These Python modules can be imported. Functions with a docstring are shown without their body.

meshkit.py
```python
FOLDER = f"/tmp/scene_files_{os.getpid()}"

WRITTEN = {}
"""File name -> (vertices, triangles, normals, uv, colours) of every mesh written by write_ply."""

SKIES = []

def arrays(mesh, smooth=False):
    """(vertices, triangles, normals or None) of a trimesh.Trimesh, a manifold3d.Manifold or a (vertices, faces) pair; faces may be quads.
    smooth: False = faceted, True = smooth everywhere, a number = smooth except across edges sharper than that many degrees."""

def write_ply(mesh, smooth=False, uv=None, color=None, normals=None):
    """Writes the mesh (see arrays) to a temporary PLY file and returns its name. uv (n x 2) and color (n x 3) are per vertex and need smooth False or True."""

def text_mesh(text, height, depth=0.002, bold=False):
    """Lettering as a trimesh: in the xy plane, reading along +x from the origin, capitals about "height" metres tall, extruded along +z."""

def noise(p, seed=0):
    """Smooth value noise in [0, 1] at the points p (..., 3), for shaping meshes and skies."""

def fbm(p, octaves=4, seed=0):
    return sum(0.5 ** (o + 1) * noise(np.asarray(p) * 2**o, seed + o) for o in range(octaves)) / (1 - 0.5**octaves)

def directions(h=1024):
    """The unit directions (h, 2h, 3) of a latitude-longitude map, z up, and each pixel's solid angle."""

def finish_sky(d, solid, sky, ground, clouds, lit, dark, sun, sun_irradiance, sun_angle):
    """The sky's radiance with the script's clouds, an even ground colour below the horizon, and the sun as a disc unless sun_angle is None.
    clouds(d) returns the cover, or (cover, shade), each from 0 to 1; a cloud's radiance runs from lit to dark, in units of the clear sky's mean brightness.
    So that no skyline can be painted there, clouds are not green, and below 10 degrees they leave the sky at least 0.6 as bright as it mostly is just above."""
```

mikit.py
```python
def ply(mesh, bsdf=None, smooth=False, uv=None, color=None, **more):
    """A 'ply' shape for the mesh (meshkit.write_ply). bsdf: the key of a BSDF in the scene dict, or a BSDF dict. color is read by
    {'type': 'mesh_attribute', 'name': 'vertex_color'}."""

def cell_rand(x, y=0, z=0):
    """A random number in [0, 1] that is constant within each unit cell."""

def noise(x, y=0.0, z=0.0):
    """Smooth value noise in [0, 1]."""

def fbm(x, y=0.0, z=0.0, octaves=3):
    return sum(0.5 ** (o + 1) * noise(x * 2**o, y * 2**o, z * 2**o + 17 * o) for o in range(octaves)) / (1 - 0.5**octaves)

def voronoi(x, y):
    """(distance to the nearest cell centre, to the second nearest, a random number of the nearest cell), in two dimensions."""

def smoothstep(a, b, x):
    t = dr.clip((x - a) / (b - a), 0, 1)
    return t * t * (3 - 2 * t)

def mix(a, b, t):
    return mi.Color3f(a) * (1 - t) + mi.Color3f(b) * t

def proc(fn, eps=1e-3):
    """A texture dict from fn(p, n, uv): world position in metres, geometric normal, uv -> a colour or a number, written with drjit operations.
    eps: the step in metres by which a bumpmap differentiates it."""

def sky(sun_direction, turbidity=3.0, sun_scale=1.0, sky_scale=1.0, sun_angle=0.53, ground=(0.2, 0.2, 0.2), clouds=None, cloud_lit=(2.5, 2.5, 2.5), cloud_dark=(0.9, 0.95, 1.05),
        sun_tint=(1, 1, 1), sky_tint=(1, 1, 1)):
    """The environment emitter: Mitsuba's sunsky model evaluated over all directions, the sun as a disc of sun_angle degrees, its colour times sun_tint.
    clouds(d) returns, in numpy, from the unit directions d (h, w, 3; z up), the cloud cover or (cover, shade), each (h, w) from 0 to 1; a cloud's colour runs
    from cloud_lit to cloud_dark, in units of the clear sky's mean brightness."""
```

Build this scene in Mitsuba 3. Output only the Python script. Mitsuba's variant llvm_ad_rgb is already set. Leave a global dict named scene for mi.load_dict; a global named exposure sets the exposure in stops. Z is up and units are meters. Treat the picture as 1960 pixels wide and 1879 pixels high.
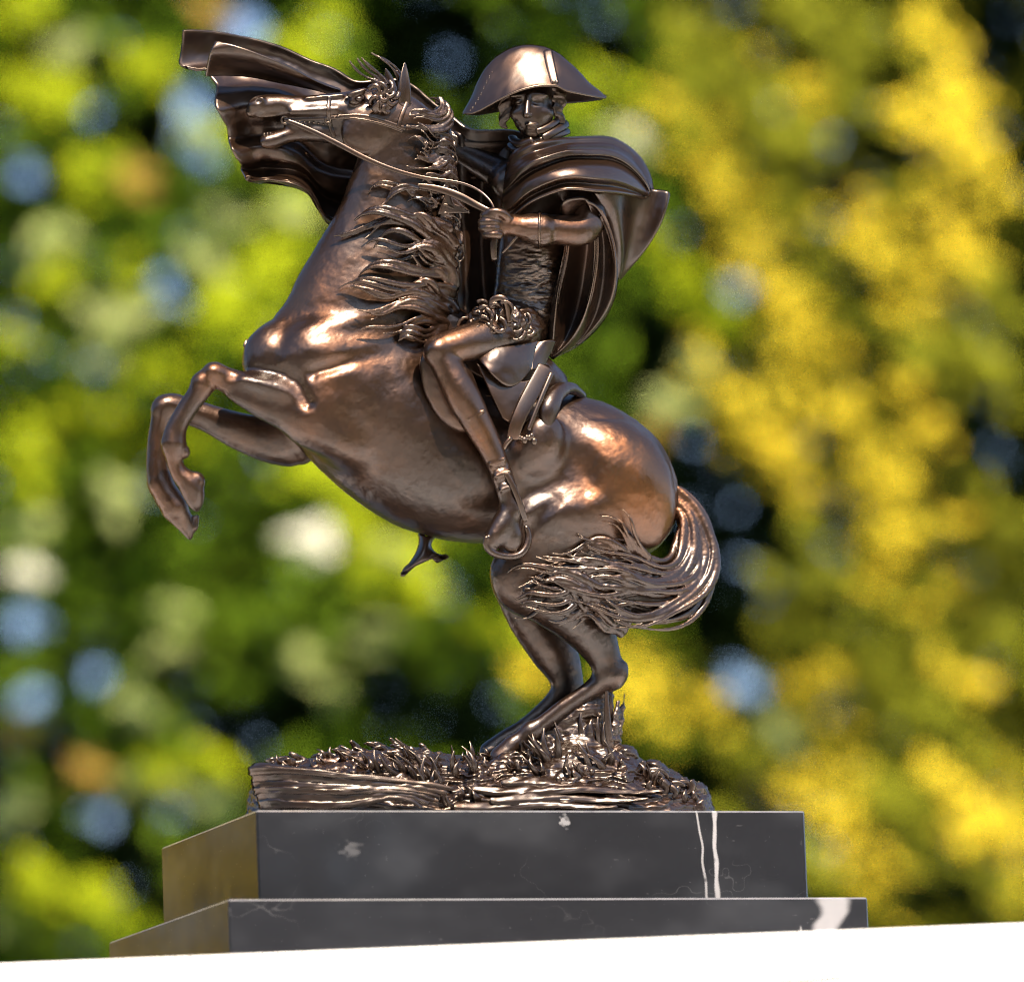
import math, random
import numpy as np, trimesh, mitsuba as mi, drjit as dr
from scipy import ndimage
from scipy.interpolate import CubicSpline, PchipInterpolator
import mikit, meshkit
from mikit import noise, fbm, smoothstep, mix

T = mi.ScalarTransform4f
scene, labels = {}, {}
rng = np.random.default_rng(11)

# ------------------------------------------------------------------ camera, light, exposure
DIST, ELEV, ROLL, YAW = 4.5, 0.15568, -0.03773, 0.34068
SUN = (0.38, -0.54, 0.80)
exposure = 2.75
PX = 3000.0                       # drawing units per metre at the statuette
CX, CY, FOC = 980.0, 939.5, PX * DIST
FWD = np.array([0, math.cos(ELEV), math.sin(ELEV)])
R0, U0 = np.array([1.0, 0, 0]), np.array([0, -math.sin(ELEV), math.cos(ELEV)])
RIGHT = math.cos(ROLL) * R0 + math.sin(ROLL) * U0
UP = -math.sin(ROLL) * R0 + math.cos(ROLL) * U0
BASE = np.array([0, 0, 2.0])      # the middle of the statuette stands 2 m above the lawn
EYE = BASE - DIST * FWD


def at(x, y, d):
    """Drawing coordinates (x right, y down, d away, 3000 units to the metre at the statuette) -> metres."""
    x, y, d = np.broadcast_arrays(np.asarray(x, float), np.asarray(y, float), np.asarray(d, float))
    s = DIST + d / PX
    return EYE + s[..., None] * (FWD + ((x - CX) / FOC)[..., None] * RIGHT + ((CY - y) / FOC)[..., None] * UP)


SHEAR = math.tan(YAW)


def wo(v):
    """The statuette is drawn facing square on; it stands turned with its plinth."""
    v = np.asarray(v, float)
    return at(v[..., 0], v[..., 1], v[..., 2] + SHEAR * (v[..., 0] - 880))


scene['camera'] = {
    'type': 'thinlens', 'fov': 2 * math.degrees(math.atan(CX / FOC)), 'fov_axis': 'x',
    'aperture_radius': 0.021, 'focus_distance': DIST - 0.02, 'near_clip': 0.05, 'far_clip': 2000.0,
    'to_world': T().look_at(origin=EYE.tolist(), target=(EYE + FWD).tolist(), up=UP.tolist()),
}
scene['sky'] = mikit.sky(SUN, turbidity=4)

# ------------------------------------------------------------------ materials
def bronze_rough(p, n, uv):
    return 0.155 + 0.11 * noise(p.x * 90, p.y * 90, p.z * 90)


COL = {'type': 'mesh_attribute', 'name': 'vertex_color'}
scene['bronze'] = {'type': 'twosided', 'b': {'type': 'blendbsdf', 'weight': 0.5,      # bare metal under a thin clear lacquer
                   'metal': {'type': 'roughconductor', 'material': 'none', 'distribution': 'beckmann', 'alpha': mikit.proc(bronze_rough), 'specular_reflectance': COL},
                   'lacquer': {'type': 'roughplastic', 'distribution': 'beckmann', 'alpha': 0.10, 'int_ior': 1.8, 'diffuse_reflectance': {'type': 'rgb', 'value': [0.036, 0.020, 0.0125]}}}}
scene['leaf'] = {'type': 'principledthin', 'base_color': {'type': 'mesh_attribute', 'name': 'vertex_color'},
                 'roughness': 0.42, 'spec_trans': 0.0, 'diff_trans': 0.5, 'eta': 1.4}
scene['bark'] = {'type': 'twosided', 'b': {'type': 'principled', 'base_color': mikit.proc(
    lambda p, n, uv: mix((0.05, 0.035, 0.025), (0.16, 0.12, 0.09), fbm(p.x * 40, p.y * 40, p.z * 9))), 'roughness': 0.9}}


def lawn_col(p, n, uv):
    return mix((0.03, 0.05, 0.012), (0.09, 0.12, 0.03), fbm(p.x * 3, p.y * 3, 0.0, octaves=4))


scene['lawn_mat'] = {'type': 'twosided', 'b': {'type': 'principled', 'base_color': mikit.proc(lawn_col), 'roughness': 0.95}}


CRACK = 1.0


def white_col(p, n, uv):
    streak = fbm(p.x * 2.2, p.y * 20, p.z * 160, octaves=3)
    col = mix((0.84, 0.83, 0.82), (0.66, 0.64, 0.61), smoothstep(0.60, 0.78, streak))
    crack = dr.abs(p.z - CRACK + 0.006 * (noise(p.x * 9, 2.0) - 0.5) + 0.0015 * (noise(p.x * 90, 5.0) - 0.5))
    return mix(col, (0.24, 0.23, 0.22), (1 - smoothstep(0.0004, 0.0011, crack)) * smoothstep(0.42, 0.6, noise(p.x * 25, 8.0)))


def slab_col(p, n, uv):
    joint = dr.minimum(dr.abs(p.x / 0.6 - dr.round(p.x / 0.6)), dr.abs(p.y / 0.6 - dr.round(p.y / 0.6)))
    return mix((0.2, 0.19, 0.17), mix((0.38, 0.365, 0.335), (0.48, 0.46, 0.43), fbm(p.x * 4, p.y * 4)), smoothstep(0.006, 0.014, joint))


scene['paving'] = {'type': 'twosided', 'b': {'type': 'principled', 'base_color': mikit.proc(slab_col), 'roughness': 0.8}}
scene['white_paint'] = {'type': 'twosided', 'b': {'type': 'principled', 'base_color': mikit.proc(white_col), 'roughness': 0.55}}

# ------------------------------------------------------------------ plinth and wall geometry (metres)
UX = np.array([math.cos(YAW), math.sin(YAW), 0])
WX = np.array([-math.sin(YAW), math.cos(YAW), 0])
ZX = np.array([0, 0, 1.0])
PL_W, PL_L, PL_H, PL_G, PL_H2 = 0.3628, 0.2074, 0.0579, 0.0286, 0.046
O1 = at(490.5, 1549.5, -480)                               # front left top corner of the upper block
O2 = O1 - PL_H * ZX - PL_G * UX - PL_G * WX                # the same corner of the lower block


def block(o, w, l, h, b=0.0012):
    """Box with bevelled edges: o is its front left top corner."""
    pts = []
    for sx in (0, 1):
        for sy in (0, 1):
            for sz in (0, 1):
                c = np.array([sx * w, sy * l, -sz * h])
                e = np.array([1 - 2 * sx, 1 - 2 * sy, -(1 - 2 * sz)]) * b
                for k in range(3):
                    m = np.ones(3)
                    m[k] = 0
                    q = c + e * m
                    pts.append(o + q[0] * UX + q[1] * WX + q[2] * ZX)
    return trimesh.convex.convex_hull(np.array(pts))


def marble_parts(p):
    q = [p.x - float(O1[0]), p.y - float(O1[1]), p.z - float(O1[2])]
    u = q[0] * float(UX[0]) + q[1] * float(UX[1])
    w = q[0] * float(WX[0]) + q[1] * float(WX[1])
    return u, w, q[2]


def marble_col(p, n, uv):
    u, w, z = marble_parts(p)
    cloud = fbm(u * 22, w * 22, z * 30, octaves=3)
    col = mix((0.017, 0.018, 0.022), (0.030, 0.032, 0.038), smoothstep(0.35, 0.8, cloud))
    wob = (noise(z * 90, 3.0, w * 30) - 0.5) * 0.004
    upper = z > -PL_H
    v1 = dr.abs(u - (0.2900 - z * 0.105) + wob) / dr.maximum(0.0007 + (-z) * 0.004, 0.0004)
    v2 = dr.abs(u - (0.3015 + z * 0.02) - wob * 0.7) / (0.0012 + 0.0010 * noise(z * 120, 7.0))
    v3 = dr.abs(u - (0.372 + z * 0.08) + wob * 2.4) / (0.0095 + (z + PL_H) * 0.06 + 0.004 * noise(z * 200, 1.0))
    v4 = dr.abs(u - (0.345 - (z + PL_H) * 0.10) + wob) / 0.0007
    vein = dr.select(upper, dr.maximum(0.8 * (1 - smoothstep(0.35, 1.4, v1)), 1 - smoothstep(0.45, 1.3, v2)),
                     dr.maximum(0.85 * (1 - smoothstep(0.55, 1.15, v3)), (1 - smoothstep(0.7, 1.2, v4)) * smoothstep(-0.075, -0.079, z)))
    vein = vein * smoothstep(0.2, 0.42, noise(u * 160, w * 120, z * 160) + 0.25)
    hair = dr.abs(fbm(u * 26, w * 26, z * 26 + 4.0, octaves=4) - 0.5)
    vein = dr.maximum(vein, 0.10 * (1 - smoothstep(0.0, 0.005, hair)) * smoothstep(0.52, 0.66, noise(u * 14, w * 14, z * 20 + 9)))
    star = dr.sqrt(dr.square(u - 0.2015) + dr.square((z + 0.0070) * 0.9)) + 0.004 * (noise(u * 500, 1.0, z * 500) - 0.5)
    star2 = dr.sqrt(dr.square((u - 0.060) * 0.7) + dr.square(z + 0.0245)) + 0.006 * (noise(u * 380, 2.0, z * 380) - 0.5)
    star3 = dr.sqrt(dr.square((u - 0.352)) + dr.square((z + 0.020) * 0.4)) + 0.006 * (noise(u * 380, 5.0, z * 380) - 0.5)
    spot = dr.maximum(0.7 * (1 - smoothstep(0.0012, 0.0040, star)), dr.maximum(0.18 * (1 - smoothstep(0.001, 0.006, star2)), 0.0 * star3))
    speck = smoothstep(0.95, 0.98, noise(u * 420, w * 420, z * 420)) * 0.1
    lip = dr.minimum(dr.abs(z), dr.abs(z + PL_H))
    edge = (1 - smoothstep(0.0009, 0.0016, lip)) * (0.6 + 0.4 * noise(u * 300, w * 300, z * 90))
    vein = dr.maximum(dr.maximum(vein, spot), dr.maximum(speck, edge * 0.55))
    return mix(col, (0.32, 0.32, 0.34), vein)


def marble_rough(p, n, uv):
    u, w, z = marble_parts(p)
    return 0.05 + 0.07 * noise(u * 60, w * 60, z * 25)


scene['marble'] = {'type': 'principled', 'base_color': mikit.proc(marble_col), 'roughness': mikit.proc(marble_rough), 'specular': 0.5}


def put(key, mesh, bsdf, smooth=False, color=None, label=None, cat=None, group=None, kind=None):
    base, n = key, 0
    while key in scene:
        n += 1
        key = f'{base}_{n:03d}'
    scene[key] = mikit.ply(mesh, bsdf, smooth=smooth, color=color)
    tag(key, label, cat, group, kind)
    return key


def tag(key, label=None, cat=None, group=None, kind=None):
    e = {a: b for a, b in (('label', label), ('category', cat), ('group', group), ('kind', kind)) if b}
    if e:
        labels[key] = e


# the setting: lawn
put('lawn', trimesh.Trimesh([[-900, -900, 0], [900, -900, 0], [900, 900, 0], [-900, 900, 0]], [[0, 1, 2], [0, 2, 3]]), 'lawn_mat', kind='structure',
    label='lawn of the garden behind the white wall')
put('patio', trimesh.Trimesh([[-6, -14, 0.004], [6, -14, 0.004], [6, 0.4, 0.004], [-6, 0.4, 0.004]], [[0, 1, 2], [0, 2, 3]]), 'paving', kind='structure',
    label='pale stone patio in front of the white wall')
CRACK = float(O2[2]) - PL_H2 - 0.0275
# white wall with its coping slab: the coping's front edge is what the photograph shows
Z_TOP = O2[2] - PL_H2
PHI = math.radians(-1.0)
WU, WW = np.array([math.cos(PHI), math.sin(PHI), 0]), np.array([-math.sin(PHI), math.cos(PHI), 0])
FRONT = O2 - 0.135 * np.array([0, 1.0, 0])
FRONT[2] = Z_TOP


def wall_box(x0, x1, y0, y1, z0, z1, b):
    pts = []
    for x in (x0, x1):
        for y in (y0, y1):
            for z in (z0, z1):
                for k in range(3):
                    e = np.array([b if x == x0 else -b, b if y == y0 else -b, b if z == z0 else -b])
                    e[k] = 0
                    q = np.array([x, y, z]) + e
                    pts.append(FRONT * [1, 1, 0] + q[0] * WU + q[1] * WW + q[2] * ZX)
    return trimesh.convex.convex_hull(np.array(pts))


cop = wall_box(-1.6, 1.9, 0, 0.62, Z_TOP - 0.07, Z_TOP, 0.0015)
tag('white_wall', 'white painted garden wall top that carries the black marble plinth', 'wall')
put('white_wall__coping', cop, 'white_paint')
put('white_wall__body', wall_box(-1.57, 1.87, 0.035, 0.585, -0.02, Z_TOP - 0.0705, 0.002), 'white_paint')
tag('marble_plinth', 'two-stepped black marble plinth with white veins under the bronze rider', 'plinth')
put('marble_plinth__upper_block', block(O1, PL_W, PL_L, PL_H - 0.0002), 'marble')
put('marble_plinth__lower_block', block(O2, PL_W + 2 * PL_G, PL_L + 2 * PL_G, PL_H2), 'marble')

# ------------------------------------------------------------------ sculpting tools (drawing units)
f32 = np.float32


class Clay:
    """A signed distance field on a grid, negative inside."""

    def __init__(s, lo, hi, h):
        s.lo, s.h = np.array(lo, float), float(h)
        s.n = np.ceil((np.array(hi, float) - lo) / h).astype(int) + 1
        s.f = np.full(s.n, 60, f32)
        s.ax = [(s.lo[k] + s.h * np.arange(s.n[k])).astype(f32) for k in range(3)]

    def box(s, lo, hi):
        a = np.clip(np.floor((np.array(lo) - s.lo) / s.h).astype(int), 0, s.n)
        b = np.clip(np.ceil((np.array(hi) - s.lo) / s.h).astype(int) + 1, 0, s.n)
        sl = tuple(slice(i, j) for i, j in zip(a, b))
        if any(i >= j for i, j in zip(a, b)):
            return None
        return sl, s.ax[0][sl[0]][:, None, None], s.ax[1][sl[1]][None, :, None], s.ax[2][sl[2]][None, None, :]

    def blend(s, sl, d, k, cut=False):
        a = s.f[sl]
        if cut:
            a, d = -a, d
        if k > 0:
            h = np.maximum(k - np.abs(a - d), 0) / f32(k)
            r = np.minimum(a, d) - h * h * f32(k * 0.25)
        else:
            r = np.minimum(a, d)
        s.f[sl] = -r if cut else r

    def cone(s, a, b, ra, rb, fl=1.0, k=0, cut=False, fl2=None):
        a, b = np.array(a, float), np.array(b, float)
        fl2 = fl if fl2 is None else fl2
        m = max(ra, rb) + k + 8
        got = s.box(np.minimum(a, b) - m, np.maximum(a, b) + m)
        if got is None:
            return
        sl, X, Y, D = got
        ba = b - a
        L = max(float(ba[0] ** 2 + ba[1] ** 2 + ba[2] ** 2), 1e-6)
        px, py, pd = X - f32(a[0]), Y - f32(a[1]), D - f32(a[2])
        t = np.clip((px * f32(ba[0]) + py * f32(ba[1]) + pd * f32(ba[2])) / f32(L), 0, 1)
        q = (pd - t * f32(ba[2])) / (f32(fl) + t * f32(fl2 - fl))
        d = np.sqrt((px - t * f32(ba[0])) ** 2 + (py - t * f32(ba[1])) ** 2 + q * q) - (f32(ra) + t * f32(rb - ra))
        s.blend(sl, d.astype(f32), k, cut)

    def chain(s, st, fl=1.0, k=0, n=6, cut=False):
        """st: stations (x, y, d, r[, flatten]); a smooth curve through them."""
        st = np.array([list(p) + [fl] * (5 - len(p)) for p in st], float)
        t = np.concatenate([[0], np.cumsum(np.maximum(np.linalg.norm(np.diff(st[:, :3], axis=0), axis=1), 1e-3))])
        tt = np.concatenate([np.linspace(t[i], t[i + 1], n, endpoint=False) for i in range(len(t) - 1)] + [[t[-1]]])
        p = CubicSpline(t, st[:, :3])(tt) if len(st) > 2 else np.stack([np.interp(tt, t, st[:, j]) for j in range(3)], 1)
        r = PchipInterpolator(t, st[:, 3:])(tt) if len(st) > 2 else np.stack([np.interp(tt, t, st[:, j]) for j in (3, 4)], 1)
        lo = np.min(p - r[:, :1], 0) - k - 8
        hi = np.max(p + r[:, :1], 0) + k + 8
        if k == 0 or cut:
            for i in range(len(p) - 1):
                s.cone(p[i], p[i + 1], r[i, 0], r[i + 1, 0], r[i, 1], k, cut, r[i + 1, 1])
            return
        got = s.box(lo, hi)
        if got is None:
            return
        sl = got[0]
        sub = np.full(s.f[sl].shape, 60, f32)
        tmp = Clay.__new__(Clay)
        tmp.h, tmp.n = s.h, np.array(sub.shape)
        tmp.lo = s.lo + s.h * np.array([q.start for q in sl])
        tmp.ax = [s.ax[j][sl[j]] for j in range(3)]
        tmp.f = sub
        for i in range(len(p) - 1):
            tmp.cone(p[i], p[i + 1], r[i, 0], r[i + 1, 0], r[i, 1], 0, False, r[i + 1, 1])
        s.blend(sl, tmp.f, k)

    def ell(s, c, r, ang=0.0, k=0, cut=False):
        """Ellipsoid: radii along its own x, y (turned by ang degrees, clockwise in the drawing) and depth."""
        m = max(r) + k + 8
        got = s.box(np.array(c) - [m, m, r[2] + k + 8], np.array(c) + [m, m, r[2] + k + 8])
        if got is None:
            return
        sl, X, Y, D = got
        ca, sa = math.cos(math.radians(ang)), math.sin(math.radians(ang))
        x, y = X - f32(c[0]), Y - f32(c[1])
        u, v, w = (x * f32(ca) + y * f32(sa)) / f32(r[0]), (-x * f32(sa) + y * f32(ca)) / f32(r[1]), (D - f32(c[2])) / f32(r[2])
        k0 = np.sqrt(u * u + v * v + w * w)
        k1 = np.sqrt((u / f32(r[0])) ** 2 + (v / f32(r[1])) ** 2 + (w / f32(r[2])) ** 2)
        d = k0 * (k0 - 1) / np.maximum(k1, f32(1e-6))
        s.blend(sl, d.astype(f32), k, cut)

    def soften(s, sigma):
        s.f = ndimage.gaussian_filter(s.f, sigma, mode='nearest')

    def front(s, x, y):
        """Depth of the nearest surface at drawing points, or nan."""
        x, y = np.atleast_1d(np.asarray(x, float)), np.atleast_1d(np.asarray(y, float))
        i = np.clip(np.round((x - s.lo[0]) / s.h).astype(int), 0, s.n[0] - 1)
        j = np.clip(np.round((y - s.lo[1]) / s.h).astype(int), 0, s.n[1] - 1)
        col = s.f[i, j] < 0
        z = np.argmax(col, axis=1).astype(float)
        z[~col.any(axis=1)] = np.nan
        return s.lo[2] + s.h * z

    def mesh(s):
        """Surface nets."""
        f = s.f
        neg = f < 0
        c = np.zeros(np.array(f.shape) - 1, np.uint8)
        for i in (0, 1):
            for j in (0, 1):
                for l in (0, 1):
                    c += neg[i:f.shape[0] - 1 + i, j:f.shape[1] - 1 + j, l:f.shape[2] - 1 + l]
        cells = np.argwhere((c > 0) & (c < 8))
        num = np.full(c.shape, -1, np.int32)
        num[tuple(cells.T)] = np.arange(len(cells))
        corner = {}
        for o in np.ndindex(2, 2, 2):
            corner[o] = f[tuple((cells + o).T)]
        acc, cnt = np.zeros((len(cells), 3)), np.zeros(len(cells))
        for o in np.ndindex(2, 2, 2):
            for a in range(3):
                if o[a] == 0:
                    q = list(o)
                    q[a] = 1
                    v0, v1 = corner[o], corner[tuple(q)]
                    m = (v0 < 0) != (v1 < 0)
                    t = v0[m] / (v0[m] - v1[m])
                    pt = np.tile(np.array(o, float), (m.sum(), 1))
                    pt[:, a] = t
                    acc[m] += pt
                    cnt[m] += 1
        v = s.lo + s.h * (cells + acc / cnt[:, None])
        faces = []
        for a in range(3):
            b, e = (a + 1) % 3, (a + 2) % 3
            sl0, sl1 = [slice(None)] * 3, [slice(None)] * 3
            sl0[a], sl1[a] = slice(0, -1), slice(1, None)
            m = neg[tuple(sl0)] != neg[tuple(sl1)]
            ed = np.argwhere(m)
            ed = ed[(ed[:, b] > 0) & (ed[:, e] > 0) & (ed[:, b] < f.shape[b] - 1) & (ed[:, e] < f.shape[e] - 1)]
            inside = neg[tuple(ed.T)]
            quad = []
            for ob, oe in ((0, 0), (1, 0), (1, 1), (0, 1)):
                q = ed.copy()
                q[:, b] -= ob
                q[:, e] -= oe
                quad.append(num[tuple(q.T)])
            quad = np.stack(quad, 1)
            quad[~inside] = quad[~inside][:, ::-1]
            faces.append(quad)
        q = np.vstack(faces)
        q = q[(q >= 0).all(1)]
        tri = np.vstack([q[:, [0, 1, 2]], q[:, [0, 2, 3]]])
        return outward(v, tri)


def normals(v, f):
    n = np.zeros_like(v)
    c = np.cross(v[f[:, 1]] - v[f[:, 0]], v[f[:, 2]] - v[f[:, 0]])
    for k in range(3):
        for j in range(3):
            n[:, j] += np.bincount(f[:, k], c[:, j], len(v))
    return n / np.maximum(np.linalg.norm(n, axis=1, keepdims=True), 1e-12)


def relax(v, f, times=3, lam=0.5, mu=-0.53):
    e = np.vstack([f[:, [0, 1]], f[:, [1, 2]], f[:, [2, 0]]])
    e = np.vstack([e, e[:, ::-1]])
    deg = np.bincount(e[:, 0], minlength=len(v))[:, None]
    for i in range(times):
        for w in (lam, mu):
            m = np.stack([np.bincount(e[:, 0], v[e[:, 1], j], len(v)) for j in range(3)], 1) / np.maximum(deg, 1)
            v = v + w * (m - v)
    return v


DARK, BROWN, RUST, RUB = np.array([0.055, 0.044, 0.041]), np.array([0.142, 0.083, 0.056]), np.array([0.42, 0.150, 0.034]), np.array([0.32, 0.24, 0.17])
RUBBED = []          # (x, y, radius, strength): places handled bare over the years, on brown metal


def patina(v, f, wear=1.0, brown=0.0):
    """The brown patina: blotches of darker and redder brown, raised edges rubbed towards bare metal."""
    n = normals(v, f)
    e = np.vstack([f[:, [0, 1]], f[:, [1, 2]], f[:, [2, 0]]])
    e = np.vstack([e, e[:, ::-1]])
    dv = v[e[:, 1]] - v[e[:, 0]]
    ln = np.linalg.norm(dv, axis=1)
    cu = np.einsum('ij,ij->i', n[e[:, 0]], dv) / np.maximum(ln, 0.5) ** 2
    cur = -np.bincount(e[:, 0], cu, len(v)) / np.maximum(np.bincount(e[:, 0], minlength=len(v)), 1)
    a = meshkit.fbm(v / 120.0, 3, 5)
    b = meshkit.fbm(v / 45.0, 3, 9)
    rub = sum((st * np.exp(-((v[:, 0] - x) ** 2 + (v[:, 1] - y) ** 2) / r ** 2) for x, y, r, st in RUBBED), np.zeros(len(v)))
    g = meshkit.fbm(v / 11.0, 2, 13)
    t = np.clip(0.2 + (a - 0.5) * 2.3 + (b - 0.5) * 1.5 + (g - 0.5) * 0.8 + brown, 0, 1)[:, None]
    col = DARK * (1 - t) + BROWN * t
    r = np.clip((b - 0.45) * 1.2 * np.clip(rub, 0, 1) + rub, 0, 1)[:, None] * 0.85
    col = col * (1 - r) + RUST * r
    w = np.clip(cur * 4.5 * wear - 0.08, 0, 0.6)[:, None]
    return col * (1 - w) + RUB * w


def grow(v, f, amp, scale, seed=0):
    return v + normals(v, f) * ((meshkit.fbm(v / scale, 3, seed) - 0.5) * amp)[:, None]


def bronze(key, v, f, wear=1.0, brown=0.0, **kw):
    v, f = np.asarray(v, float), np.asarray(f, int)
    return put(key, (wo(v), f), 'bronze', True, patina(v, f, wear, brown), **kw)


def path(pts, n):
    p = np.array(pts, float)
    t = np.concatenate([[0], np.cumsum(np.maximum(np.linalg.norm(np.diff(p[:, :3], axis=0), axis=1), 1e-6))])
    tt = np.linspace(0, t[-1], n)
    q = CubicSpline(t, p[:, :3])(tt) if len(p) > 2 else np.stack([np.interp(tt, t, p[:, j]) for j in range(3)], 1)
    if p.shape[1] == 3:
        return q
    return np.column_stack([q, PchipInterpolator(t, p[:, 3:])(tt) if len(p) > 2 else np.stack([np.interp(tt, t, p[:, j]) for j in range(3, p.shape[1])], 1)])


def tube(P, R, seg=10, asp=1.0, ridges=0, deep=0.0, twist=0.0, roll=0.0, ref=(0, 0, -1.0)):
    """Closed tube along P; asp flattens it in the direction of ref; ridges grooves its sides."""
    P, R = np.asarray(P, float), np.broadcast_to(np.asarray(R, float), (len(P),))
    tg = np.gradient(P, axis=0)
    tg /= np.maximum(np.linalg.norm(tg, axis=1, keepdims=True), 1e-9)
    B = np.cross(tg, ref)
    B /= np.maximum(np.linalg.norm(B, axis=1, keepdims=True), 1e-6)
    N = np.cross(B, tg)
    th = np.arange(seg) / seg * 2 * np.pi
    tw = (roll + twist * np.linspace(0, 1, len(P)))[:, None]
    rad = R[:, None] * (1 + deep * np.cos(ridges * th + 0.6))[None, :]
    cx, cy = rad * np.cos(th)[None, :], rad * asp * np.sin(th)[None, :]
    c2, s2 = cx * np.cos(tw) - cy * np.sin(tw), cx * np.sin(tw) + cy * np.cos(tw)
    V = P[:, None, :] + c2[..., None] * B[:, None, :] + s2[..., None] * N[:, None, :]
    n = len(P)
    v = np.vstack([V.reshape(-1, 3), P[:1] - tg[:1] * R[0] * 0.4, P[-1:] + tg[-1:] * R[-1] * 0.6])
    i, j = np.meshgrid(np.arange(n - 1), np.arange(seg), indexing='ij')
    a, b = (i * seg + j).ravel(), (i * seg + (j + 1) % seg).ravel()
    f = np.vstack([np.column_stack([a, b, b + seg]), np.column_stack([a, b + seg, a + seg])])
    j = np.arange(seg)
    k = (n - 1) * seg
    f = np.vstack([f, np.column_stack([(j + 1) % seg, j, j * 0 + n * seg]), np.column_stack([k + j, k + (j + 1) % seg, j * 0 + n * seg + 1])])
    return outward(v, f)


def outward(v, f):
    a, b, c = v[f[:, 0]], v[f[:, 1]], v[f[:, 2]]
    vol = np.einsum('ij,ij->i', a - v.mean(0), np.cross(b - v.mean(0), c - v.mean(0))).sum()
    return (v, f) if vol > 0 else (v, f[:, ::-1])


def join(ms):
    vs, fs, k = [], [], 0
    for v, f in ms:
        vs.append(v)
        fs.append(f + k)
        k += len(v)
    return np.vstack(vs), np.vstack(fs)


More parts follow.
